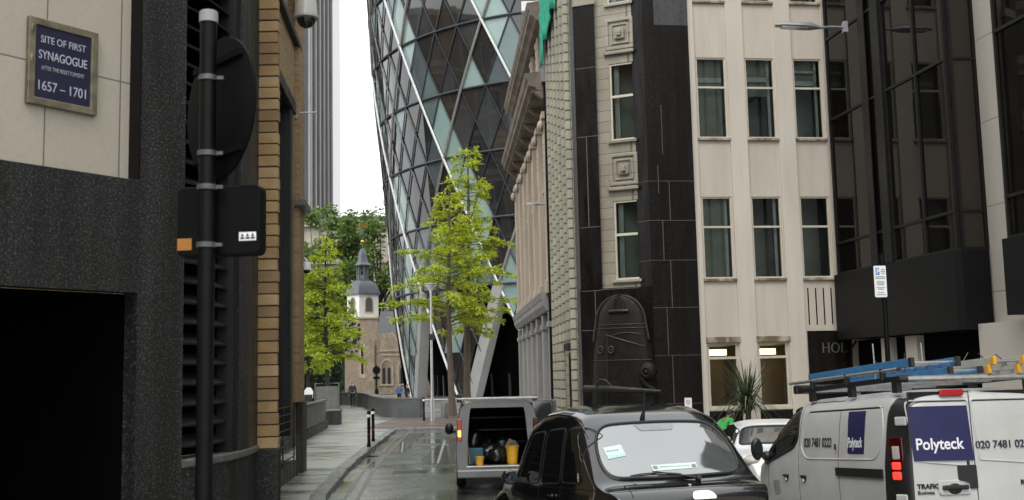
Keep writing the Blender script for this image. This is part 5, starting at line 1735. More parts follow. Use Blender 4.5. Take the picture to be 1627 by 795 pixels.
# stop lamp housing behind the glass, stickers, defroster
hl = tb.patch(T, round_poly([(-.20, .89), (.17, .89), (.22, .955), (-.24, .955)], .03), tb.top(), .010, 4).build('stop_lamp_housing', 'lampgrey', gl, smooth=True)
s1 = tb.patch(T, [(-.66, .665), (-.46, .68), (-.475, .775), (-.675, .765)], tb.top(), .010, 2).build('sticker', 'mint_white', gl)
tb.patch(T, [(-.66, .665), (-.46, .68), (-.463, .705), (-.555, .69), (-.664, .70)], tb.top(), .0115, 2).build('sticker_band', 'mint', s1)
b = MB(T)
for k in range(5):
    q0 = ft(-.64 + k * .026, .728); b.obox(Vector(q0) + Vector((0, -.009, .009)), .014, .012, .006, Matrix.Rotation(radians(45), 3, 'X'))
b.build('sticker_print', 'grey_ink', s1)
s2 = tb.patch(T, [(-.23, .555), (.27, .565), (.27, .605), (-.235, .60)], tb.top(), .010, 3).build('sticker', 'mint_white', gl)
b = MB(T)
for cx_ in (-.195, .232):
    c = Vector(ft(cx_, .580)) + Vector((0, -.010, .010))
    b.obox(c, .045, .035, .004, Matrix.Rotation(radians(45), 3, 'X'))
for k in range(16):
    c = Vector(ft(-.14 + k * .021, .581)) + Vector((0, -.009, .009)); b.obox(c, .013, .008, .004, Matrix.Rotation(radians(45), 3, 'X'))
b.build('sticker_print', 'grey_ink', s2)
# wiper
b = MB(T)
piv = Vector(ft(.21, .455)) + Vector((0, -.02, .012))
b.tube([piv, Vector(ft(.0, .505)) + Vector((0, -.022, .02)), Vector(ft(-.25, .545)) + Vector((0, -.016, .016))], [.011, .008, .006], 8)
b.tube([Vector(ft(x, .515 + .02 * (1 - ((x + .25) / .3) ** 2))) + Vector((0, -.014, .012)) for x in np.linspace(-.5, .05, 9)], .007, 6)
b.cyl(piv + Vector((0, .03, -.02)), piv + Vector((0, -.015, .012)), .028)
b.build('wiper', 'trim_black', TX, smooth=True)
# aerial
b = MB(T)
a0 = Vector(ft(-.09, 1.05))
b.tube([a0, a0 + Vector((0, -.02, .04)), a0 + Vector((0, -.05, .09)), a0 + Vector((0.005, -.075, .30))], [.03, .022, .010, .004], 8)
b.build('aerial', 'trim_black', TX, smooth=True)
# boot shut lines, handle badge, roof gutter
b = line_on(tb.top(), [(-.62, .40), (.62, .40)], .005, T); b2 = line_on(tb.top(), [(-.62, .40), (-.66, .06)], .005, T); b3 = line_on(tb.top(), [(.62, .40), (.66, .06)], .005, T)
b.build('boot_line', 'seal', TX); b2.build('boot_line', 'seal', TX); b3.build('boot_line', 'seal', TX)
b = MB(T); b.ball(Vector(ft(.04, .30)) + Vector((0, 0, .004)), (.024, .024, .012), 12, 7); b.build('boot_lock', 'chrome', TX, smooth=True)
tb.patch(T, round_poly([(-.06, .07), (.22, .07), (.17, .14), (-.01, .14)], .04), tb.top(), .008, 3).build('boot_badge', 'pure_white', TX, smooth=True)
for sgn in (-1, 1):
    pl_ = []
    for y in np.linspace(.9, 2.9, 34):
        s = tb.sec(y); zt = tb.T(y); zb = min(tb.B(y), zt - .06)
        k = 5 + int(tb.N * .52)
        pl_.append((sgn * s[k][0], y, s[k][1] + .004))
    MB(T).tube(pl_, .007, 6).build('roof_gutter', 'taxi_black', TX, smooth=True)
    fn = tb.side(sgn)
    for o_, nm in (([(.80, 1.115), (1.36, 1.10), (1.27, 1.655), (.98, 1.66), (.84, 1.55)], 'quarter_window'), ([(1.44, 1.09), (2.02, 1.06), (1.86, 1.635), (1.35, 1.66)], 'rear_door_window'), ([(2.12, 1.06), (2.86, 1.04), (2.66, 1.28), (2.36, 1.60), (1.96, 1.63)], 'front_door_window')):
        w_ = tb.patch(T, round_poly(o_, .07, 5), fn, .005, 5).build(nm, 'car_glass', TX, smooth=True)
        line_on(fn, round_poly(o_, .07, 5), .010, T, 6, closed=True).build('window_frame', 'trim_black', w_, smooth=True)
        if sgn < 0 and nm == 'quarter_window':
            c = Vector(fn(.89, 1.17)) + Vector((-.006, 0, .002))
            st = MB(T).add([tuple(c + Vector((-.004, .026 * cos(a), .045 * sin(a)))) for a in np.linspace(0, 2 * pi, 19)[:-1]], [tuple(range(18))]).build('sticker', 'mint_white', w_)
            b = MB(T); b.obox(c + Vector((-.006, 0, .018)), .002, .026, .02, Matrix.Identity(3)); b.obox(c + Vector((-.006, 0, -.016)), .002, .026, .02, Matrix.Identity(3)); b.build('sticker_print', 'grey_ink', st)
    for l_ in ([(1.40, .35), (1.40, 1.05), (1.30, 1.66)], [(2.08, .35), (2.08, 1.03), (1.90, 1.64)], [(2.95, .35), (3.0, .98)], [(.42, 1.06), (1.5, 1.045), (2.9, 1.02)]):
        line_on(fn, l_, .0045, T).build('door_line', 'seal', TX)
    b = MB(T); q = Vector(fn(1.55, .96)); b.beam(q + Vector((sgn * .02, 0, 0)), q + Vector((sgn * .02, .16, 0)), .03, .03); b.build('door_handle', 'taxi_black', TX, bev=.008)
    q = Vector(fn(2.72, 1.08))
    m_ = MB(T)
    m_.ball(q + Vector((sgn * .16, .0, .03)), (.10, .07, .085), 16, 10)
    m_.beam(q, q + Vector((sgn * .1, 0, .0)), .05, .05)
    mo = m_.build('door_mirror', 'taxi_black', TX, smooth=True)
    g_ = MB(T)
    vs = [tuple(q + Vector((sgn * .16 + .078 * cos(a), -.066, .03 + .066 * sin(a)))) for a in np.linspace(0, 2 * pi, 23)[:-1]]
    g_.add(vs, [tuple(range(22))]); g_.build('mirror_glass', 'mirror_dark', mo)
    # front wing standing proud of the body
    b = MB(T); b.ball((sgn * .72, 3.72, .52), (.22, .62, .40), 20, 12); b.build('front_wing', 'taxi_black', TX, smooth=True)
    wheel(TX, sgn * .78, 3.66, .31, .19, sgn); wheel(TX, sgn * .78, .78, .31, .19, sgn)
    b = MB(T); b.box(sgn * .80 - .05, sgn * .80 + .05, -.015, .1, .60, .86); b.build('tail_lamp', 'red_lens', TX, bev=.02)
    MB(T).box(sgn * .9 - .006, sgn * .9 + .006, 1.98, 2.03, .955, .985).build('side_repeater', 'red_lens', TX)
b = MB(T); b.box(-.84, .84, -.06, .12, .28, .50); b.build('bumper', 'taxi_black', TX, bev=.05)
MB(T).box(-.26, .26, -.064, -.04, .56, .67).build('number_plate', 'yellow', TX)

# ---- white van
WV = thing('white_van', 'white panel van with navy sign panels and ladders on its roof rack', 'van', (5.16, 12.18, 0))
WV.rotation_euler = (radians(-3.5), 0, radians(8))
T = TF(WV)
vb = Body(4.95, [(-.02, 1.80), (.03, 1.90), (.1, 1.94), (.3, 1.965), (1, 1.975), (2.7, 1.97), (3.0, 1.94), (3.25, 1.86), (3.7, 1.58), (4.1, 1.28), (4.25, 1.15), (4.6, 1.06), (4.85, .92), (4.95, .6)],
          [(-.02, .845), (.0, .875), (.06, .90), (.3, .965), (.4, .97), (3.9, .97), (4.4, .93), (4.75, .82), (4.95, .62)],
          [(0, 1.13), (4, 1.13), (4.95, .8)], tumble=.10, n=7.5, sill=.3, s=.035, N=24, belt_in=.995)
ys = sorted(set(round(v, 3) for v in np.concatenate([np.linspace(0, .3, 14), np.linspace(.3, 2.7, 24), np.linspace(2.7, 4.4, 34), np.linspace(4.4, 4.95, 14)])))
vb.mesh(T, ys).build('body', 'van_white', WV, smooth=True, angle=42)
for sgn in (-1, 1):
    fn = vb.side(sgn)
    o_ = [(3.04, 1.33), (4.06, 1.10), (4.22, 1.17), (3.86, 1.50), (3.34, 1.80), (2.90, 1.86), (2.90, 1.45)]
    w_ = vb.patch(T, round_poly(o_, .08, 5), fn, .004, 6).build('door_window', 'car_glass', WV, smooth=True)
    line_on(fn, round_poly(o_, .08, 5), .022, T, 8, closed=True).build('window_frame', 'trim_black', w_, smooth=True)
    line_on(fn, [(3.62, 1.22), (3.66, 1.64)], .016, T, 6).build('window_pillar', 'trim_black', w_)
    # pressed load-bay panel: soft-edged outline, lower edge catching light
    rp = round_poly([(.55, 1.19), (2.62, 1.18), (2.80, 1.34), (2.62, 1.80), (.50, 1.79), (.42, 1.5)], [.16, .14, .1, .1, .1, .1], 6)
    line_on(fn, rp, .010, T, 6, closed=True).build('panel_swage', 'van_white', WV, smooth=True)
    vb.patch(T, [(c[0] * .985 + .023, c[1] * .98 + .03) for c in rp], fn, -.001, 6)
    line_on(fn, [(.5, 1.775), (2.58, 1.785)], .007, T, 5).build('panel_shadow_line', 'seal', WV)
    for l_ in ([(1.60, .35), (1.60, 1.80)], [(2.86, .35), (2.86, 1.30), (2.80, 1.87)], [(4.05, .4), (4.0, 1.1)]):
        line_on(fn, l_, .0035, T).build('door_line', 'seal', WV)
    line_on(fn, [(1.62, 1.895), (2.72, 1.905)], .006, T).build('roof_seam', 'seal', WV)
    b = MB(T); x_ = sgn * .975
    b.box(x_ - .012, x_ + .012, .42, 1.66, .985, 1.085); b.build('slide_rail', 'trim_black', WV)
    for yy in (3.30, 2.69):
        q = Vector(fn(yy, .93))
        b = MB(T); b.ball(q + Vector((sgn * .004, 0, -.01)), (.012, .07, .05), 14, 8)
        h_ = b.build('door_handle', 'trim_black', WV, smooth=True)
        MB(T).ball(q + Vector((sgn * .012, 0, -.03)), (.012, .035, .026), 12, 8).build('handle_cup', 'pure_white', h_, smooth=True)
        MB(T).box(q.x - .03, q.x + .03, yy - .08, yy + .08, .93, .965).build('handle_bar', 'trim_black', h_, bev=.01)
    b = MB(T); q = Vector(fn(3.98, 1.24))
    b.ball(q + Vector((sgn * .17, .02, .07)), (.09, .07, .16), 16, 12); b.beam(q + Vector((0, 0, -.02)), q + Vector((sgn * .14, 0, -.02)), .08, .07); b.ball(q + Vector((sgn * .03, .02, -.03)), (.07, .1, .07), 12, 8)
    mo = b.build('door_mirror', 'trim_black', WV, smooth=True)
    MB(T).add([tuple(q + Vector((sgn * .17 + .065 * cos(a), -.055, .07 + .12 * sin(a)))) for a in np.linspace(0, 2 * pi, 23)[:-1]], [tuple(range(22))]).build('mirror_glass', 'car_glass', mo)
    wheel(WV, sgn * .83, 3.95, .33, .21, sgn); wheel(WV, sgn * .83, .95, .33, .21, sgn)
    # tail lamp tower, wrapping the splayed corner
    b = MB(T)
    rows_ = 20
    vs = []; fs = []
    for k in range(rows_):
        z = .62 + (1.925 - .62) * k / (rows_ - 1)
        t = (z - .62) / 1.305
        cut = max(0, (t - .80) / .20) ** 2
        yin = .40 - .05 * t - .12 * cut
        lift = .014 * (1 - .5 * cut)
        path = []
        for yy in (yin, yin - .03, (yin + .02) / 2 + .05, .12, .04):
            path.append((vb.side_x(max(yy, .005), z) + (lift if yy != yin else -.004), yy))
        path += [(.868 - .035 * t, -.016), (.846 - .035 * t, -.018), (.840 - .035 * t, .01)]
        vs += [(sgn * px__, py__, z) for px__, py__ in path]
    m_ = 8
    for k in range(rows_ - 1):
        for j in range(m_ - 1):
            fs.append((k * m_ + j, k * m_ + j + 1, (k + 1) * m_ + j + 1, (k + 1) * m_ + j))
    fs.append(tuple(range((rows_ - 1) * m_, rows_ * m_)))
    tl_ = b.add(vs, fs).build('tail_lamp', 'trim_black', WV, smooth=True, angle=50)
    Rl = Matrix.Rotation(atan2(.30, sgn * .095), 3, 'Z')
    def onlamp(nm, mm, yc, z0, z1, wd, out, bv):
        zc = (z0 + z1) / 2
        c = Vector((sgn * (vb.side_x(yc, zc) + .014), yc, zc)) + Vector((sgn * .95, -.30, 0)) * out
        MB(T).obox(c, wd, .03, z1 - z0, Rl).build(nm, mm, tl_, bev=bv)
    onlamp('lens', 'dark_red_lens', .15, .955, 1.44, .19, -.006, .012)
    onlamp('reverse_lens', 'clear_lens', .155, 1.19, 1.345, .12, .006, .014)
    onlamp('brake_lens', 'lit_red', .15, 1.085, 1.165, .12, .006, .014)
    onlamp('brake_lens', 'lit_red', .15, .975, 1.06, .12, .006, .014)
    onlamp('hinge_cover', 'van_white', .10, 1.56, 1.66, .17, .008, .014)
    onlamp('hinge_cover', 'van_white', .10, .70, .82, .16, .008, .014)
# sign panels and lettering
def on_side(y, z): return Vector((-vb.side_x(y, z), y, z))
SIDE_R = Matrix(((0, 0, -1), (-1, 0, 0), (0, 1, 0)))     # text on the left side: x runs rearwards (-y), up is z, faces -x
o_ = [(.90, 1.25), (1.34, 1.25), (1.37, 1.755), (.90, 1.75)]
dn = round_poly(o_, .004, 1)
sg = vb.patch(T, dn, vb.side(-1), .004, 5).build('sign_panel', 'sign_navy', WV)
text('lettering', 'Polyteck', .165, 'pure_white', sg, (-.978, 1.345, 1.33), SIDE_R, 'LEFT', .003, .002, sx=.68)
ph = text('lettering', '020 7481 0222', .165, 'ink', WV, (-.9775, 2.69, 1.335), SIDE_R, 'LEFT', .003, .002, sx=.88)
for o_t in (ph,):
    pass
# plaster the side lettering onto the leaning panel
def lean(o):
    for v in o.data.vertices:
        d = v.co.x + .9765
        v.co.x = -vb.side_x(v.co.y, v.co.z) - .006 + (d if abs(d) < .004 else 0) * .3
for o_t in (ph,) + tuple(sg.children): lean(o_t)
MB(T).box(-.979, -.962, 1.63, 1.66, 1.30, 1.37).build('door_lock', 'trim_black', WV, bev=.004)
bd = MB(T).prism([(p[0], p[1]) for p in rrect(3.55, 3.78, .70, .88, .02)], -.979, -.9755, 'x').build('side_badge', 'white_cap', WV)
b = MB(T); b.box(-.981, -.9795, 3.70, 3.765, .73, .86); b.build('badge_print', 'grey_ink', bd)
for k in range(4):
    MB(T).box(-.981, -.9795, 3.57, 3.68, .735 + k * .034, .748 + k * .034).build('badge_print', 'grey_ink', bd)
# rear doors
RY = -.014
for sgn in (-1, 1):
    x0, x1 = (-.835, -.105) if sgn < 0 else (-.085, .83)
    sw = round_poly([(x0 + .05, 1.17), (x1 - .01 if sgn < 0 else x1 - .05, 1.10), (x1 - (.01 if sgn < 0 else 0), 1.83), (x0 + (-.03 if sgn < 0 else .0), 1.83)], [.12, .02, .05, .08] if sgn < 0 else [.02, .12, .08, .05], 6)
    b = MB(T); b.tube([(x, -.003, z) for x, z in sw] + [(sw[0][0], -.003, sw[0][1])], .009, 6, caps=False)
    b.build('door_swage', 'van_white', WV, smooth=True)
    b = MB(T); b.tube([(x0 + .02, -.002, 1.815), (x1 - .03, -.002, 1.815)], .005, 5); b.build('panel_shadow_line', 'seal', WV)
b = MB(T); b.box(-.099, -.091, -.004, .0, .35, 1.93); b.build('door_gap', 'seal', WV)
bp = MB(T).quad((-.815, RY, 1.17), (-.125, RY, 1.17), (-.125, RY, 1.765), (-.845, RY, 1.765))
bp.v[2] = tuple(T @ Vector((-.150, RY, 1.765)))
bs_ = MB(T).add([(-.805, RY, 1.175), (-.105, RY, 1.165), (-.135, RY, 1.765), (-.85, RY, 1.765), (-.805, -.001, 1.175), (-.105, -.001, 1.165), (-.135, -.001, 1.765), (-.85, -.001, 1.765)], [(0, 1, 2, 3), (7, 6, 5, 4), (0, 4, 5, 1), (1, 5, 6, 2), (2, 6, 7, 3), (3, 7, 4, 0)]).build('sign_panel', 'sign_navy', WV)
text('lettering', 'Polyteck', .175, 'pure_white', bs_, (-.78, RY - .002, 1.295), UPRIGHT, 'LEFT', .003, .002, sx=.93)
text('lettering', '020 7481 0222', .118, 'ink', WV, (-.07, -.008, 1.29), UPRIGHT, 'LEFT', .0015, .003, sx=.98)
text('model_lettering', 'TRAFIC', .072, 'black_ink', WV, (-.80, -.008, .875), UPRIGHT, 'LEFT', .0025, .003, sx=1.1)
text('model_lettering', 'Business', .058, 'black_ink', WV, (-.80, -.008, .815), UPRIGHT, 'LEFT', .0005, .002, sx=1.0)
text('model_lettering', 'RENAULT', .072, 'black_ink', WV, (.42, -.008, .885), UPRIGHT, 'LEFT', .0025, .003, sx=1.0)
MB(T).prism(rrect(-.44, -.16, 1.875, 1.945, .02), -.03, .02, 'y').build('stop_lamp', 'red_lens', WV, bev=.01)
MB(T).prism(rrect(-.31, -.09, .86, 1.115, .012), -.02, -.001, 'y').build('plate_recess', 'trim_black', WV, bev=.004)
h_ = MB(T).prism(rrect(-.555, -.185, .80, .96, .04), -.02, -.001, 'y').build('rear_handle', 'van_white', WV, bev=.01)
MB(T).box(-.52, -.215, -.055, -.02, .855, .905).build('handle_bar', 'trim_black', h_, bev=.015)
MB(T).ball((-.37, -.018, .865), (.09, .014, .06), 14, 8).build('handle_cup', 'trim_black', h_, smooth=True)
b = MB(T); b.ball((-.175, -.004, 1.14), (.017, .012, .034), 12, 8); b.build('lock', 'trim_black', WV, smooth=True)
MB(T).box(-.92, .92, -.09, .15, .32, .62).build('bumper', 'trim_black', WV, bev=.04)
# roof rack
RK = MB(T)
RK = bpy.data.objects.new('roof_rack', None); COL.objects.link(RK); RK.parent = WV
for x_ in (-.80, .80):
    MB(T).box(x_ - .03, x_ + .03, .02, 3.05, 2.055, 2.115).build('side_rail', 'trim_black', RK, bev=.006)
    for y_ in (.25, 1.4, 2.6):
        MB(T).box(x_ - .03, x_ + .03, y_ - .06, y_ + .06, 1.93, 2.053).build('foot', 'trim_black', RK)
for y_ in (.35, .95, 1.6, 2.25, 2.9):
    MB(T).box(-.80, .80, y_ - .025, y_ + .025, 2.06, 2.12).build('cross_bar', 'alu', RK)
MB(T).cyl((-.80, .0, 2.07), (.9, .0, 2.07), .035, n=16).build('rear_roller', 'alu', RK, smooth=True)
MB(T).cyl((-.90, .0, 2.07), (-.80, .0, 2.07), .037, n=16).build('roller_cap', 'trim_black', RK, smooth=True)
MB(T).box(-.86, .86, 3.0, 3.12, 2.05, 2.17).build('wind_deflector', 'trim_black', RK, bev=.02)
for y_ in (.5, 1.45, 2.5):
    b = MB(T); b.box(-.86, -.80, y_ - .03, y_ + .03, 2.08, 2.22); b.build('clamp', 'trim_black', RK, bev=.008)
# wires and ties sticking up from the load
for x_, y_, dx, dz in ((-.55, 1.0, -.12, .16), (-.4, .8, .02, .22), (-.3, 1.1, .14, .18), (.25, .7, .12, .2), (.4, .3, -.14, .16), (.55, .2, -.14, .14)):
    MB(T).tube([(x_, y_, 2.2), (x_ + dx * .4, y_, 2.2 + dz * .5), (x_ + dx, y_, 2.2 + dz)], .006, 5).build('tie_wire', 'trim_black', RK)
for x_ in (-.28, .38):
    MB(T).cyl((x_, 1.8, 2.15), (x_, 1.8, 2.62), .010, n=8).build('upright', 'steel', RK)
# ladders lying on the rack: each its own thing
def ladder(label, x0, x1, y0, y1, z, h, stile, cap, rise=0., lean_=0.):
    o = thing('ladder', label, 'ladder', tuple(T @ Vector(((x0 + x1) / 2, y0, z))), 0, 'ladders on the van roof')
    o.rotation_euler = WV.rotation_euler
    for x_ in (x0, x1):
        MB(T).add([(x_ - .016, y0, z), (x_ + .016, y0, z), (x_ + .016, y1, z + rise), (x_ - .016, y1, z + rise), (x_ - .016, y0, z + h), (x_ + .016, y0, z + h), (x_ + .016, y1, z + h + rise), (x_ - .016, y1, z + h + rise)],
                  [(0, 3, 2, 1), (4, 5, 6, 7), (0, 1, 5, 4), (1, 2, 6, 5), (2, 3, 7, 6), (3, 0, 4, 7)]).build('stile', stile, o, bev=.004)
        if cap:
            MB(T).box(x_ - .022, x_ + .022, y0 - .02, y0 + .05, z - .004, z + h + .004).build('end_cap', cap, o, bev=.006)
    n = int((y1 - y0) / .28)
    for k in range(n):
        y_ = y0 + .1 + k * .28; f_ = (y_ - y0) / (y1 - y0)
        MB(T).cyl((x0 + .016, y_, z + h / 2 + rise * f_), (x1 - .016, y_, z + h / 2 + rise * f_), .017, n=10).build('rung', 'alu', o, smooth=True)
    return o
ladder('blue fibreglass ladder along the near edge of the van roof, topmost', -.72, -.17, .0, 2.85, 2.205, .10, 'ladder_blue', 'trim_black', .0)
ladder('lower blue ladder lying half under the topmost one on the van roof', -.24, .12, .05, 2.8, 2.125, .07, 'ladder_blue', 'trim_black', .0)
ladder('upper pale grey ladder with yellow end caps on the van roof', .19, .55, -.12, 2.6, 2.205, .085, 'ladder_grey', 'yellow')
ladder('lower pale grey ladder with yellow end caps on the van roof', .17, .53, -.04, 2.6, 2.115, .085, 'ladder_grey', 'yellow')
po = thing('pole', 'thin aluminium pole strapped along the near edge of the van roof rack', 'pole', tuple(T @ Vector((-.84, .2, 2.2))))
po.rotation_euler = WV.rotation_euler
MB(T).cyl((-.84, .1, 2.185), (-.84, 3.25, 2.20), .022, n=12).build('tube', 'alu', po, smooth=True)
MB(T).cyl((-.84, .07, 2.185), (-.84, .1, 2.185), .025, n=12).build('end_plug', 'trim_black', po, smooth=True)

# ---- open van ahead of the taxi
OV = thing('open_van', 'silver grey van with its rear open showing bags and buckets inside', 'van', (-.36, 21.6, 0), 3)
T = TF(OV)
HW, HT = .81, 1.735
ob = Body(4.5, [(0, 1.70), (.05, 1.725), (.5, 1.755), (2.9, 1.74), (3.2, 1.62), (3.9, 1.05), (4.3, .92), (4.5, .6)], [(0, .80), (.15, .825), (3.6, .825), (4.2, .74), (4.5, .55)], [(0, 1.0), (4.5, .8)], tumble=.10, n=7, sill=.26, s=.03, N=20)
ys = sorted(set(round(v, 3) for v in np.concatenate([np.linspace(0.02, .3, 8), np.linspace(.3, 4.5, 44)])))
ob.mesh(T, ys, open_rear=True).build('body', 'silver_paint', OV, smooth=True, angle=42)
s0 = ob.sec(.02); full = [(-x, z) for x, z in s0] + [(x, z) for x, z in reversed(s0[:-1])]
# rear frame round the opening
nF = len(full)
inner = []
for x, z in full:
    inner.append((max(-.60, min(.60, x * .74)), max(.47, min(1.585, z))))
b = MB(T); b.ring(full, inner, .0, .05, 'y'); b.build('rear_frame', 'silver_paint', OV, smooth=True, angle=30)
b = MB(T)
b.quad((-.7, 2.4, .4), (.7, 2.4, .4), (.7, 2.4, 1.66), (-.7, 2.4, 1.66))
b.quad((-.7, .05, .4), (-.7, 2.4, .4), (-.7, 2.4, 1.66), (-.7, .05, 1.66))
b.quad((.7, .05, .4), (.7, 2.4, .4), (.7, 2.4, 1.66), (.7, .05, 1.66))
b.quad((-.7, .05, 1.66), (.7, .05, 1.66), (.7, 2.4, 1.66), (-.7, 2.4, 1.66))
b.quad((-.7, .04, .455), (.7, .04, .455), (.7, 2.4, .455), (-.7, 2.4, .455))
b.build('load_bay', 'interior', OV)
MB(T).box(-.62, .62, -.02, .3, .44, .462).build('load_sill', 'alu', OV, bev=.005)
for k in range(3):
    MB(T).box(-.69, .69, 1.7 + k * .2, 1.74 + k * .2, .8 + k * .25, .83 + k * .25).build('shelf', 'trim_black', OV)
MB(T).prism(rrect(-.82, .82, .24, .40, .05), -.08, .1, 'y').build('bumper', 'silver_paint', OV, bev=.03)
MB(T).box(-.80, .80, -.05, .05, 1.745, 1.785).build('roof_bar', 'steel', OV, bev=.01)
for x_ in (-.74, .74):
    MB(T).box(x_ - .05, x_ + .05, -.04, .06, 1.70, 1.86 if x_ < 0 else 1.80).build('bar_bracket', 'trim_black', OV, bev=.01)
for sgn in (-1, 1):
    MB(T).box(sgn * .745 - .05, sgn * .745 + .05, -.02, .05, .95, 1.38).build('tail_lamp', 'red_lens' if sgn < 0 else 'dark_red_lens', OV, bev=.015)
    wheel(OV, sgn * .72, .85, .30, .19, sgn); wheel(OV, sgn * .72, 3.6, .30, .19, sgn)
MB(T).prism(rrect(-.78, -.715, 1.03, 1.16, .02), -.032, -.018, 'y').build('lit_lamp', 'lit_amber', OV)
for sgn in (-1, 1):
    b = MB(T); b.ball((sgn * .97, 3.15, 1.05), (.10, .08, .13), 14, 9); b.beam((sgn * .82, 3.15, .98), (sgn * .95, 3.15, .98), .05, .06); b.build('door_mirror', 'trim_black', OV, smooth=True)
    fn = ob.side(sgn)
    ob.patch(T, round_poly([(2.5, 1.08), (3.5, 1.03), (3.2, 1.45), (3.0, 1.56), (2.5, 1.58)], .06), fn, .004, 4).build('door_window', 'car_glass', OV, smooth=True)
# right front door swung open
fd = MB(T); dT = T @ Matrix.Translation((.84, 3.5, 0)) @ Matrix.Rotation(radians(-58), 4, 'Z')
DO = MB(dT).prism(round_poly([(0, .35), (0, 1.05), (-.25, 1.5), (-.45, 1.64), (-1.0, 1.64), (-1.05, .95), (-1.0, .35)], .06, 4), -.03, .03, 'x') if False else None
b = MB(dT)
oc = round_poly([(.02, .35), (.02, 1.03), (.26, 1.45), (.45, 1.66), (1.0, 1.66), (1.04, 1.0), (1.0, .35)], .07, 4)
b.prism([(x, z) for x, z in oc], -.03, .03, 'y')
od = b.build('front_door', 'silver_paint', OV, bev=.008)
ic = round_poly([(.18, 1.08), (.42, 1.42), (.52, 1.58), (.92, 1.58), (.94, 1.08)], .06, 4)
MB(dT).prism(ic, -.036, .036, 'y').build('door_glass', 'sky_glass', od)
# the load, each thing its own object (they rest in the van)
def in_van(x, y, z): return tuple(T @ Vector((x, y, z)))
def bucket(label, x, y, r, h):
    o = thing('bucket', label, 'bucket', in_van(x, y, .458))
    Tb = TF(o)
    MB(Tb).lathe([(r * .78, 0), (r, h), (r * 1.06, h), (r * 1.06, h - .02), (r * .95, h - .02), (r * .74, .02)], n=20).build('tub', 'yellow', o, smooth=True)
    MB(Tb).tube([(r * cos(a), -.04 - .02 * sin(a), h - .02 - .1 * sin(a)) for a in np.linspace(0, pi, 12)], .006, 6).build('handle', 'steel', o)
    return o
bucket('small square-on yellow bucket at the left of the open van load', -.36, .28, .09, .17)
bucket('tall yellow tub holding rubbish at the right of the open van load', .30, .45, .13, .36)
def blob(b, c, r, seed, n=16, m=10):
    rnd = random.Random(seed); k0 = len(b.v)
    b.ball((0, 0, 0), 1, n, m)
    ph = [rnd.uniform(0, 6) for _ in range(6)]
    Tb = b.T
    for i in range(k0, len(b.v)):
        v = Vector(b.v[i]) if Tb is None else Tb.inverted() @ Vector(b.v[i])
        f_ = 1 + .13 * sin(4 * v.x + ph[0]) * sin(5 * v.y + ph[1]) + .10 * sin(9 * v.z + ph[2] + 3 * v.x) + .06 * sin(15 * v.x + 11 * v.y + ph[3])
        v = Vector((v.x * r[0] * f_, v.y * r[1] * f_, max(v.z, -.75) * r[2] * f_)) + Vector(c)
        b.v[i] = tuple(v if Tb is None else Tb @ v)
for k, (x, y, z, r, lab) in enumerate(((.02, .55, .62, (.2, .2, .19), 'black rubbish bag beside the tall yellow tub'), (-.18, .75, .66, (.22, .2, .22), 'black rubbish bag in the middle of the van load'), (.12, 1.1, .72, (.26, .25, .28), 'black rubbish bag heaped furthest back in the van'), (-.45, 1.2, .8, (.2, .25, .36), 'tall black bag against the left wall of the van'))):
    o = thing('rubbish_bag', lab, 'bag', in_van(x, y, .458), 0, 'black bags in the open van')
    b = MB(T); blob(b, (x, y, z), r, 40 + k); b.build('bag_body', 'bag', o, smooth=True, angle=70)
    MB(T).tube([(x, y, z + r[2] * .8), (x + .03, y, z + r[2] + .06)], [.035, .05], 8).build('knot', 'bag', o, smooth=True)
o = thing('crate', 'teal plastic crate behind the small yellow bucket in the van', 'crate', in_van(-.42, .55, .458))
MB(T).box(-.58, -.28, .45, .75, .46, .78).build('crate_body', 'teal', o, bev=.02)
o = thing('cardboard', 'crumpled brown card sticking out of the tall yellow tub', 'cardboard', in_van(.28, .45, .9))
MB(T).obox((.28, .45, .85), .17, .02, .16, Matrix.Rotation(.5, 3, 'Y') @ Matrix.Rotation(.3, 3, 'X')).build('sheet', 'tan', o)
MB(T).obox((.34, .42, .84), .12, .02, .13, Matrix.Rotation(-.6, 3, 'Y')).build('sheet', 'panel_grey', o)
o = thing('broom', 'orange handled broom leaning at the left edge of the open van', 'broom', in_van(-.56, .2, .458))
MB(T).tube([(-.55, .15, .47), (-.60, .4, .95)], .014, 8).build('handle', 'orange', o, smooth=True)
MB(T).box(-.60, -.50, .11, .19, .458, .50).build('head', 'trim_black', o)

# ---- white car beyond
WC = thing('white_car', 'small white car facing the viewer between the taxi and the white van', 'car', (4.84, 22.1, 0), 176)
T = TF(WC)
cb_ = Body(3.7, [(0, .65), (.05, .88), (.3, 1.1), (.7, 1.24), (1.4, 1.29), (2.0, 1.24), (2.4, 1.06), (2.8, .86), (3.3, .78), (3.6, .66), (3.7, .45)], [(0, .7), (.2, .8), (1, .84), (2.8, .84), (3.4, .76), (3.7, .58)], [(0, .86), (3.7, .74)], tumble=.2, n=4.0, sill=.2, s=.07, N=18)
cb_.mesh(T, [round(v, 3) for v in np.linspace(0, 3.7, 70)]).build('body', 'car_white', WC, smooth=True, angle=50)
ws = round_poly([(-.62, 2.12), (.62, 2.12), (.72, 2.68), (-.72, 2.68)], .12)
w_ = cb_.patch(T, ws, cb_.top(), .006, 6).build('windscreen', 'sky_glass', WC, smooth=True, angle=70)
pts = [Vector(cb_.top()(x, y)) + Vector((0, .005, .006)) for x, y in ws]
MB(T).tube(pts + [pts[0]], .022, 6).build('screen_surround', 'trim_black', w_, smooth=True)
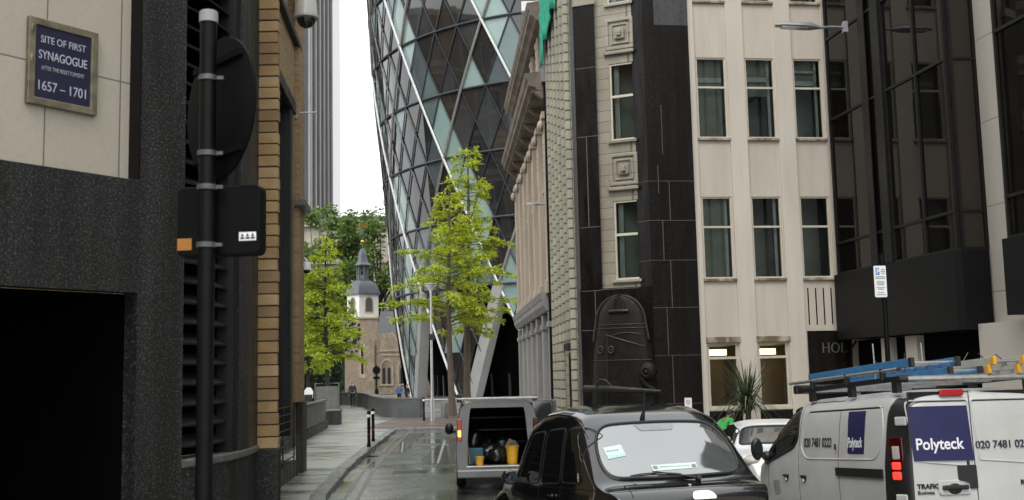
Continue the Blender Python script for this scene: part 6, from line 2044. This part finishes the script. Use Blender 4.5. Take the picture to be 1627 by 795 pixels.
for sgn in (-1, 1):
    fn = cb_.side(sgn)
    cb_.patch(T, round_poly([(.5, .92), (2.5, .90), (2.1, 1.14), (1.4, 1.20), (.75, 1.15)], .08), fn, .005, 5).build('side_window', 'car_glass', WC, smooth=True)
    b = MB(T); b.ball((sgn * .62, 3.42, .68), (.15, .16, .10), 14, 9); b.build('headlight', 'clear_lens', WC, smooth=True)
    b = MB(T); b.ball((sgn * .93, 2.35, .98), (.1, .06, .07), 12, 8); b.beam((sgn * .8, 2.35, .93), (sgn * .9, 2.35, .95), .04, .04); b.build('door_mirror', 'car_white', WC, smooth=True)
    wheel(WC, sgn * .74, 2.95, .29, .18, sgn); wheel(WC, sgn * .74, .6, .29, .18, sgn)
MB(T).box(-.5, .5, 3.62, 3.72, .3, .5).build('grille', 'trim_black', WC, bev=.02)
# ------------------------------------------------------------------ street furniture
def post_bollard(label, x, y, h=1.12, grp='black bollards with pale bands'):
    o = thing('bollard', label, 'bollard', (x, y, .1), 0, grp)
    T = TF(o)
    p = MB(T).lathe([(.062, 0), (.062, .1), (.05, .14), (.05, h - .1), (.058, h - .08), (.058, h - .05), (.045, h - .02), (.02, h)], n=16).build('post', 'black_paint', o, smooth=True)
    MB(T).lathe([(.0605, h - .20), (.0615, h - .195), (.0615, h - .115), (.0605, h - .11)], n=16).build('pale_band', 'pure_white', o, smooth=True)
    MB(T).lathe([(.0512, h * .35), (.0516, h * .35 + .01), (.0516, h * .35 + .03), (.0512, h * .35 + .04)], n=16).build('red_band', 'red_lens', o, smooth=True)
    return o
post_bollard('nearer of the two black bollards standing together by the kerb', -4.52, 33.9)
post_bollard('further of the two black bollards standing together by the kerb', -4.79, 37.0)
post_bollard('black bollard alone in front of the curved wall far down the path', -9.75, 76.5, 1.0)
post_bollard('black bollard beside the tall lamp post', -4.50, 54.1, 1.15)
o = thing('bollard', 'short thick grey cylinder bollard at the foot of the redwoods', 'bollard', (-3.63, 56.5, .1))
MB(TF(o)).lathe([(.2, 0), (.2, .74), (.185, .77), (.02, .785)], n=24).build('drum', 'panel_grey', o, smooth=True)
o = thing('handrail', 'thin white rail on short posts right of the lamp post', 'railing', (-3.5, 55, .1))
b = MB(); b.tube([(-4.45, 54.6, 1.1), (-3.35, 54.7, 1.1)], .016, 8); b.build('rail', 'pure_white', o)
for x in (-4.2, -3.4):
    MB().cyl((x, 54.66, .1), (x, 54.66, 1.1), .018, n=8).build('post', 'panel_grey', o)

LP = thing('street_lamp', 'tall pale grey lamp post with a bowl lantern in front of the tower', 'street lamp', (-4.01, 53.03, .1))
T = TF(LP)
MB(T).tube([(0, 0, 0), (0, 0, 1.1), (0, 0, 1.12), (0, 0, 6.2)], [.10, .095, .065, .045], 14).build('post', 'lampgrey_pale' if 'lampgrey_pale' in MT else 'alu', LP, smooth=True)
MB(T).lathe([(.05, 6.15), (.07, 6.3), (.15, 6.42), (.26, 6.50), (.30, 6.55), (.30, 6.58)], n=24).build('bowl', 'lens', LP, smooth=True)
MB(T).lathe([(.34, 6.585), (.35, 6.61), (.26, 6.66), (.05, 6.68)], n=24).build('canopy', 'lampgrey', LP, smooth=True)
MB(T).box(-.12, .14, -.12, .12, 3.9, 4.2).build('control_box', 'trim_black', LP, bev=.02)

def arm_lamp(label, wall, tip, head):
    """wall-mounted street lamp; tip is where the head starts, head its length vector"""
    o = thing('wall_lamp', label, 'street lamp', wall)
    a = Vector(wall); t = Vector(tip); h = Vector(head)
    MB().tube([a, a.lerp(t, .5) + Vector((0, 0, .02)), t], .035, 10).build('arm', 'lampgrey', o, smooth=True)
    d = h.normalized(); s = d.cross(Vector((0, 0, 1))).normalized(); L = h.length
    vs = []; fs = []
    st = [(-.08, .05, .05), (0, .07, .075), (.15, .14, .13), (.4, .17, .11), (.8, .15, .06), (1.0, .09, .035)]
    n = 14
    for f_, wd, ht in st:
        c = t + d * L * f_
        for k in range(n):
            q = 2 * pi * k / n
            vs.append(tuple(c + s * wd * L * .95 * cos(q) + Vector((0, 0, 1)) * ht * L * (sin(q) if sin(q) > 0 else sin(q) * .45)))
    for i in range(len(st) - 1):
        for k in range(n):
            fs.append((i * n + k, i * n + (k + 1) % n, (i + 1) * n + (k + 1) % n, (i + 1) * n + k))
    fs += [tuple(reversed(range(n))), tuple(range((len(st) - 1) * n, len(st) * n))]
    MB().add(vs, fs).build('lamp_head', 'lampgrey', o, smooth=True)
    c = t + d * L * .55 - Vector((0, 0, .035 * L))
    MB().obox(c, L * .6, L * .22, .02, Matrix(((d.x, s.x, 0), (d.y, s.y, 0), (d.z, s.z, 1)))).build('lens', 'lens', o)
    MB().obox(a, .12, .18, .3, Matrix.Identity(3)).build('wall_plate', 'lampgrey', o, bev=.01)
    return o
arm_lamp('large wall lamp reaching out from the dark glass building', (9.0, 28.2, 11.22), (8.2, 28.0, 11.16), (-1.12, -.05, .07))
arm_lamp('small wall lamp on the drain pipe between limestone building and tiled flank', (1.30, 37.3, 8.04), (1.0, 37.2, 8.04), (-.56, 0, .05))

PP = thing('parking_sign_post', 'slim black post carrying a white parking plate behind the ladders', 'sign post', (6.13, 18.0, .1))
T = TF(PP)
MB(T).cyl((0, 0, 0), (0, 0, 3.97), .042, n=14).build('post', 'black_paint', PP, smooth=True)
pl_ = MB(T).prism(rrect(-.165, .035, 3.25, 3.77, .02), -.062, -.048, 'y').build('plate', 'pure_white', PP)
MT['blue'] = mat('blue print', (.03, .12, .4), rough=.5)
pp = MB(T).box(-.135, -.075, -.065, -.0622, 3.62, 3.73).build('blue_square', 'blue', pl_)
text('lettering', 'P', .11, 'pure_white', pp, (-.123, -.0655, 3.637), UPRIGHT, 'LEFT', .003, .001)
b = MB(T)
rnd = random.Random(3)
for k, (wd, z_) in enumerate(((.06, 3.70), (.07, 3.67), (.06, 3.64), (.15, 3.58), (.16, 3.555), (.12, 3.50), (.13, 3.475), (.11, 3.45), (.14, 3.40), (.08, 3.375), (.10, 3.32), (.15, 3.285))):
    xc = -.015 if k < 3 else -.065
    MB(T).box(xc - wd / 2, xc + wd / 2, -.064, -.0622, z_, z_ + .013).build('print_line', 'grey_ink', pl_)
for z_ in (3.3, 3.7):
    MB(T).lathe([(.043, -.015), (.048, -.015), (.048, .015), (.043, .015)], (0, 0, z_), 14).build('clamp', 'steel', PP, smooth=True)

RS = thing('round_sign_post', 'far round sign seen from behind on a post in front of the church', 'sign post', (-10.4, 82.6, .1))
T = TF(RS)
MB(T).cyl((0, 0, 0), (0, 0, 3.1), .05, n=10).build('post', 'black_paint', RS)
MB(T @ Matrix.Translation((0, -.06, 2.72)) @ Matrix.Rotation(pi / 2, 4, 'X')).lathe([(.29, -.02), (.30, 0), (.29, .02)], n=24).build('disc', 'matt_black', RS)
MB(T).box(-.24, .24, -.1, -.05, 2.05, 2.25).build('plate', 'matt_black', RS)
MB(T).box(-.12, .12, -.12, .12, .9, 1.3).build('box', 'matt_black', RS)

# potted spiky plant
PT = thing('spiky_plant', 'spiky leaved plant in a dark pot before the lobby windows', 'plant', (6.02, 28.6, .1))
T = TF(PT)
MB(T).lathe([(.26, 0), (.34, .62), (.36, .62), (.36, .66), (.3, .66), (.29, .6)], n=20).build('pot', 'trim_black', PT, smooth=True)
MT['spike'] = leafmat('grey green blades', (.03, .05, .022), (.10, .135, .06), (.30, .32, .17))
rnd = random.Random(12)
b = MB(T)
b.tube([(0, 0, .6), (.02, 0, 1.0), (0, 0, 1.45)], [.08, .07, .06], 8)
b.build('stem', 'bark', PT)
b = MB(T)
for k in range(230):
    a = rnd.uniform(0, 2 * pi); el = rnd.choice((rnd.uniform(.6, 1.5), rnd.uniform(.1, 1.1))); L = rnd.uniform(.9, 1.55) * (1.0 if el > .9 else .85)
    base = Vector((.04 * cos(a), .04 * sin(a), rnd.uniform(.95, 1.5)))
    d = Vector((cos(a) * cos(el), sin(a) * cos(el), sin(el))); s = Vector((-sin(a), cos(a), 0))
    droop = rnd.uniform(.02, .35) if el > .8 else rnd.uniform(.3, .9)
    n_ = 6; vs = []
    for q in range(n_ + 1):
        t = q / n_
        p = base + d * L * t + Vector((0, 0, -droop * L * t * t))
        wd = .020 * (1 - t) ** .6 + .002
        vs += [tuple(p - s * wd), tuple(p + s * wd)]
    b.add(vs, [(2 * q, 2 * q + 1, 2 * q + 3, 2 * q + 2) for q in range(n_)])
b.build('blades', 'spike', PT)

# parked scooter beyond the panel railing
SCt = thing('motor_scooter', 'parked scooter with a white windscreen behind the panel railing', 'scooter', (-11.75, 62.5, .1), 10)
T = TF(SCt)
MT['scoot_red'] = mat('red scooter paint', (.35, .02, .02), rough=.25)
for y in (-.6, .65):
    t = MB(T @ Matrix.Translation((0, y, .27)) @ Matrix.Rotation(pi / 2, 4, 'Y')).lathe([(.14, -.06), (.25, -.06), (.27, 0), (.25, .06), (.14, .06)], n=20).build('wheel', 'rubber', SCt, smooth=True)
b = MB(T); b.prism([(-.75, .35), (-.1, .3), (.0, .35), (.35, .33), (.55, .95), (.45, 1.0), (.2, .5), (-.02, .5), (-.1, .75), (-.85, .78)], -.17, .17, 'x'); b.build('body', 'scoot_red', SCt, bev=.05)
MB(T).box(-.16, .16, -.8, -.1, .78, .9).build('seat', 'trim_black', SCt, bev=.04)
MB(T).box(-.22, .22, -1.05, -.7, .92, 1.3).build('top_box', 'trim_black', SCt, bev=.04)
MB(T).tube([(-.32, .4, 1.08), (0, .5, 1.02), (.32, .4, 1.08)], .025, 8).build('handlebar', 'trim_black', SCt)
b = MB(T); b.prism(round_poly([(-.22, 1.0), (.22, 1.0), (.26, 1.45), (.12, 1.68), (-.12, 1.68), (-.26, 1.45)], .08), .5, .52, 'y'); b.build('windscreen', 'lens', SCt)

# ------------------------------------------------------------------ people
MT['skin'] = mat('fair skin', (.50, .32, .24), rough=.55)
MT['skin_brown'] = mat('brown skin', (.16, .085, .055), rough=.5)
MT['hair_grey'] = mat('grey hair', (.22, .20, .18), rough=.7)
MT['hair_black'] = mat('short black hair', (.012, .01, .009), rough=.7)
MT['jacket_navy'] = mat('navy jacket', (.012, .022, .055), (.008, .013, .032), .6, ns=9)
MT['trousers'] = mat('dark trousers', (.012, .012, .014), rough=.8)
MT['green_top'] = mat('bright green top', (.02, .34, .05), (.015, .25, .04), .7, ns=8)
MT['blue_top'] = mat('blue top', (.03, .12, .28), rough=.8)
MT['shoe'] = mat('dark shoes', (.01, .009, .008), rough=.5)
MT['eye'] = mat('eye white', (.6, .6, .58), rough=.3)

def skinned(name, pts, edges, mtl, parent, root=0, sub=2):
    """pts: (vector, radius) list -> one continuous surface grown round the joints"""
    me = bpy.data.meshes.new(name)
    I = world_of(parent).inverted()
    me.from_pydata([tuple(Vector(p)) for p, r in pts], edges, [])
    me.update()
    o = bpy.data.objects.new(name, me)
    COL.objects.link(o)
    o.parent = parent
    md = o.modifiers.new('skin', 'SKIN')
    md.use_smooth_shade = True
    if len(me.skin_vertices) == 0:
        pass
    for i, (p, r) in enumerate(pts):
        sv = me.skin_vertices[0].data[i]
        sv.radius = r if isinstance(r, tuple) else (r, r)
        sv.use_root = (i == root)
    ss = o.modifiers.new('sub', 'SUBSURF'); ss.levels = sub; ss.render_levels = sub
    me.materials.append(MT[mtl] if isinstance(mtl, str) else mtl)
    return o

def person(label, loc, deg, H, top, legs, skin, hair, stride=.3, arm=0., head_turn=0., lean=0., elbow=.35, group=None, stoop=0.):
    o = thing('person', label, 'person', loc, deg, group)
    k = H / 1.76
    V = lambda x, y, z: Vector((x * k, (y + lean * max(0, z - .9)) * k, (z - stoop * max(0, z - .95)) * k))
    fl, bl = stride * .55, -stride * .75        # front foot, back foot
    J = dict(pelvis=(V(0, 0, .95), (.135 * k, .105 * k)), belly=(V(0, 0, 1.1), (.125 * k, .095 * k)), chest=(V(0, .0, 1.32), (.15 * k, .105 * k)), neckb=(V(0, 0, 1.46), (.07 * k, .065 * k)), neck=(V(0, .01, 1.53), (.052 * k, .055 * k)), head=(V(0, .03, 1.63), (.074 * k, .092 * k)), crown=(V(0, .02, 1.705), (.062 * k, .078 * k)))
    for s, side in ((-1, 'L'), (1, 'R')):
        f_ = fl if s < 0 else bl
        J['hip' + side] = (V(s * .095, 0, .9), .088 * k)
        J['knee' + side] = (V(s * .10, f_ * .5 + .05 + (.05 if f_ < 0 else 0), .5), .058 * k)
        J['ankle' + side] = (V(s * .10, f_, .09 + (.05 if f_ < 0 else 0)), .038 * k)
        J['toe' + side] = (V(s * .11, f_ + .16, .035 + (.0 if f_ < 0 else .01)), .036 * k)
        J['sh' + side] = (V(s * .185, 0, 1.42), .062 * k)
        sw = (-arm if s < 0 else arm)
        J['elb' + side] = (V(s * .235, sw * .5 - .02, 1.14), .046 * k)
        J['wri' + side] = (V(s * .235, sw * .5 + elbow * .25, .90), .031 * k)
        J['palm' + side] = (V(s * .235, sw * .5 + elbow * .28, .83), .034 * k)
    names = list(J)
    E_ = [('pelvis', 'belly'), ('belly', 'chest'), ('chest', 'neckb'), ('neckb', 'neck'), ('neck', 'head'), ('head', 'crown')]
    for s in 'LR':
        E_ += [('pelvis', 'hip' + s), ('hip' + s, 'knee' + s), ('knee' + s, 'ankle' + s), ('ankle' + s, 'toe' + s), ('chest', 'sh' + s), ('sh' + s, 'elb' + s), ('elb' + s, 'wri' + s), ('wri' + s, 'palm' + s)]
    pts = [J[n] for n in names]
    edges = [(names.index(a), names.index(b_)) for a, b_ in E_]
    # fingers and thumb as short chains rooted in the palm, nose and ears on the head
    for s, side in ((-1, 'L'), (1, 'R')):
        pi_ = names.index('palm' + side); pc_ = J['palm' + side][0]
        for q, ln in enumerate((.060, .072, .066, .052)):
            b0 = len(pts)
            off = (q - 1.5) * .021
            pts.append((pc_ + V(0, off, -.045), .0105 * k)); pts.append((pc_ + V(-s * .012, off, -.045 - ln * .6), .0095 * k)); pts.append((pc_ + V(-s * .03, off * .9, -.045 - ln), .008 * k))
            edges += [(pi_, b0), (b0, b0 + 1), (b0 + 1, b0 + 2)]
        b0 = len(pts)
        pts.append((pc_ + V(-s * .01, .042, .0), .012 * k)); pts.append((pc_ + V(-s * .02, .058, -.035), .010 * k))
        edges += [(pi_, b0), (b0, b0 + 1)]
    def hv(x, y, z):      # head-local offset turned by head_turn
        return Vector((x * cos(head_turn) - y * sin(head_turn), x * sin(head_turn) + y * cos(head_turn), z)) * k
    hc = J['head'][0]
    hi = names.index('head')
    b0 = len(pts)
    pts.append((hc + hv(0, .098, -.012), .014 * k)); edges.append((hi, b0))
    pts.append((hc + hv(0, .085, -.07), .026 * k)); edges.append((hi, b0 + 1))
    for s in (-1, 1):
        pts.append((hc + hv(s * .083, -.005, -.005), .018 * k)); edges.append((hi, len(pts) - 1))
    skinned('body', pts, edges, skin, o)
    def sub(name, keep, es, grow, m_, extra=()):
        ps = [(J[n][0], tuple(r * grow for r in (J[n][1] if isinstance(J[n][1], tuple) else (J[n][1], J[n][1])))) for n in keep]
        skinned(name, ps, [(keep.index(a), keep.index(b_)) for a, b_ in es], m_, o)
    sub('jacket', ['pelvis', 'belly', 'chest', 'neckb', 'shL', 'elbL', 'wriL', 'shR', 'elbR', 'wriR'], [('pelvis', 'belly'), ('belly', 'chest'), ('chest', 'neckb')] + [e for s in 'LR' for e in (('chest', 'sh' + s), ('sh' + s, 'elb' + s), ('elb' + s, 'wri' + s))], 1.22, top)
    sub('trousers', ['pelvis', 'hipL', 'kneeL', 'ankleL', 'hipR', 'kneeR', 'ankleR'], [e for s in 'LR' for e in (('pelvis', 'hip' + s), ('hip' + s, 'knee' + s), ('knee' + s, 'ankle' + s))], 1.18, legs)
    for s in 'LR':
        a, t = J['ankle' + s][0], J['toe' + s][0]
        skinned('shoe', [(a + Vector((0, -.03, -.03)) * k, .045 * k), (a.lerp(t, .5) + Vector((0, 0, -.02)) * k, .046 * k), (t, .042 * k)], [(0, 1), (1, 2)], 'shoe', o)
    T = TF(o)
    hb = MB(T @ Matrix.Translation(hc) @ Matrix.Rotation(head_turn, 4, 'Z'))
    n, m = 20, 12; vs = []; fs = []
    for i in range(m + 1):
        th = pi * .60 * i / m
        for j in range(n):
            ph = 2 * pi * j / n
            front = max(0, sin(ph))
            t2 = min(th, pi * .60 - front * pi * .30)
            vs.append((.083 * k * sin(t2) * cos(ph) * 1.02, (-.012 + .108 * sin(t2) * sin(ph)) * k, (.022 + .108 * cos(t2)) * k))
    for i in range(m):
        for j in range(n):
            fs.append((i * n + j, (i + 1) * n + j, (i + 1) * n + (j + 1) % n, i * n + (j + 1) % n))
    hb.add(vs, fs).build('hair', hair, o, smooth=True, angle=80)
    for s in (-1, 1):
        c = hc + hv(s * .032, .088, .012)
        e_ = MB(T).ball(c, .0115 * k, 10, 7).build('eye', 'eye', o, smooth=True)
        MB(T).ball(c + hv(0, .008, 0), .0062 * k, 8, 6).build('pupil', 'hair_black', e_, smooth=True)
    MB(T).ball(hc + hv(0, .093, -.052), (.022 * k, .008 * k, .006 * k), 10, 6).build('lips', skin, o, smooth=True)
    return o
person('man in a navy jacket and dark trousers walking away down the path', (-12.35, 83.5, .1), 8, 1.92, 'jacket_navy', 'trousers', 'skin', 'hair_grey', .5, .25)
person('person in a blue top standing beyond the curved wall by the church', (-9.0, 85.5, .1), 160, 1.70, 'blue_top', 'trousers', 'skin', 'hair_black', .1, .1)
person('person in dark clothes standing beyond the curved wall by the church', (-8.45, 86.2, .1), 130, 1.60, 'trousers', 'trousers', 'skin', 'hair_black', .1, .1)
person('dark haired person in a bright green top behind the roof of the white car', (4.56, 24.6, .0), -60, 1.52, 'green_top', 'trousers', 'skin_brown', 'hair_black', .1, .1, head_turn=-.5, lean=.45, stoop=.3)

# ------------------------------------------------------------------ brick offices that stand opposite (they close the street on the left and show in the glass)
def offices(label, loc, deg, L, H, nx, nz, name='office_building'):
    o = thing(name, label, 'building', loc, deg)
    T = TF(o)
    hs_ = []
    for i in range(nx):
        for j in range(nz):
            cx_ = L * (i + .5) / nx; z0 = 4.5 + (H - 6) * j / nz
            hs_.append((cx_ - L / nx * .26, cx_ + L / nx * .26, z0, z0 + (H - 6) / nz * .66))
    MB(T).panel(0, L, 0, H, 0, .4, hs_).build('brick_wall', 'brick_far', o)
    MB(T).box(.02, L - .02, .35, 14, 0, H - .02).build('building_core', 'dark_window', o)
    b = MB(T); b.box(-.2, L + .2, -.35, .2, H, H + .8); b.build('cornice', 'stone_far', o)
    for j in range(nz):
        z0 = 4.5 + (H - 6) * j / nz
        b = MB(T); b.box(0, L, -.08, -.002, z0 - .7, z0 - .35); b.build('string_course', 'stone_far', o)
    for h in hs_:
        MB(T).rect_frame(h[0] - .22, h[1] + .22, h[2] - .22, h[3] + .22, -.06, -.003, .22).build('window_surround', 'stone_far', o)
    return o
MT['brick_far'] = masonry('brown brick far', (.22, .125, .06), (.17, .095, .045), (.2, .15, .1), .45, .15, .015, .9, stain=.3)

offices('long brown brick office block with stone window surrounds left of the tower', (-52, 62, 0), 70, 60, 46, 13, 8)
offices('brown brick office block with stone window surrounds behind the viewer', (-16, -14, 0), 200, 44, 30, 9, 6)
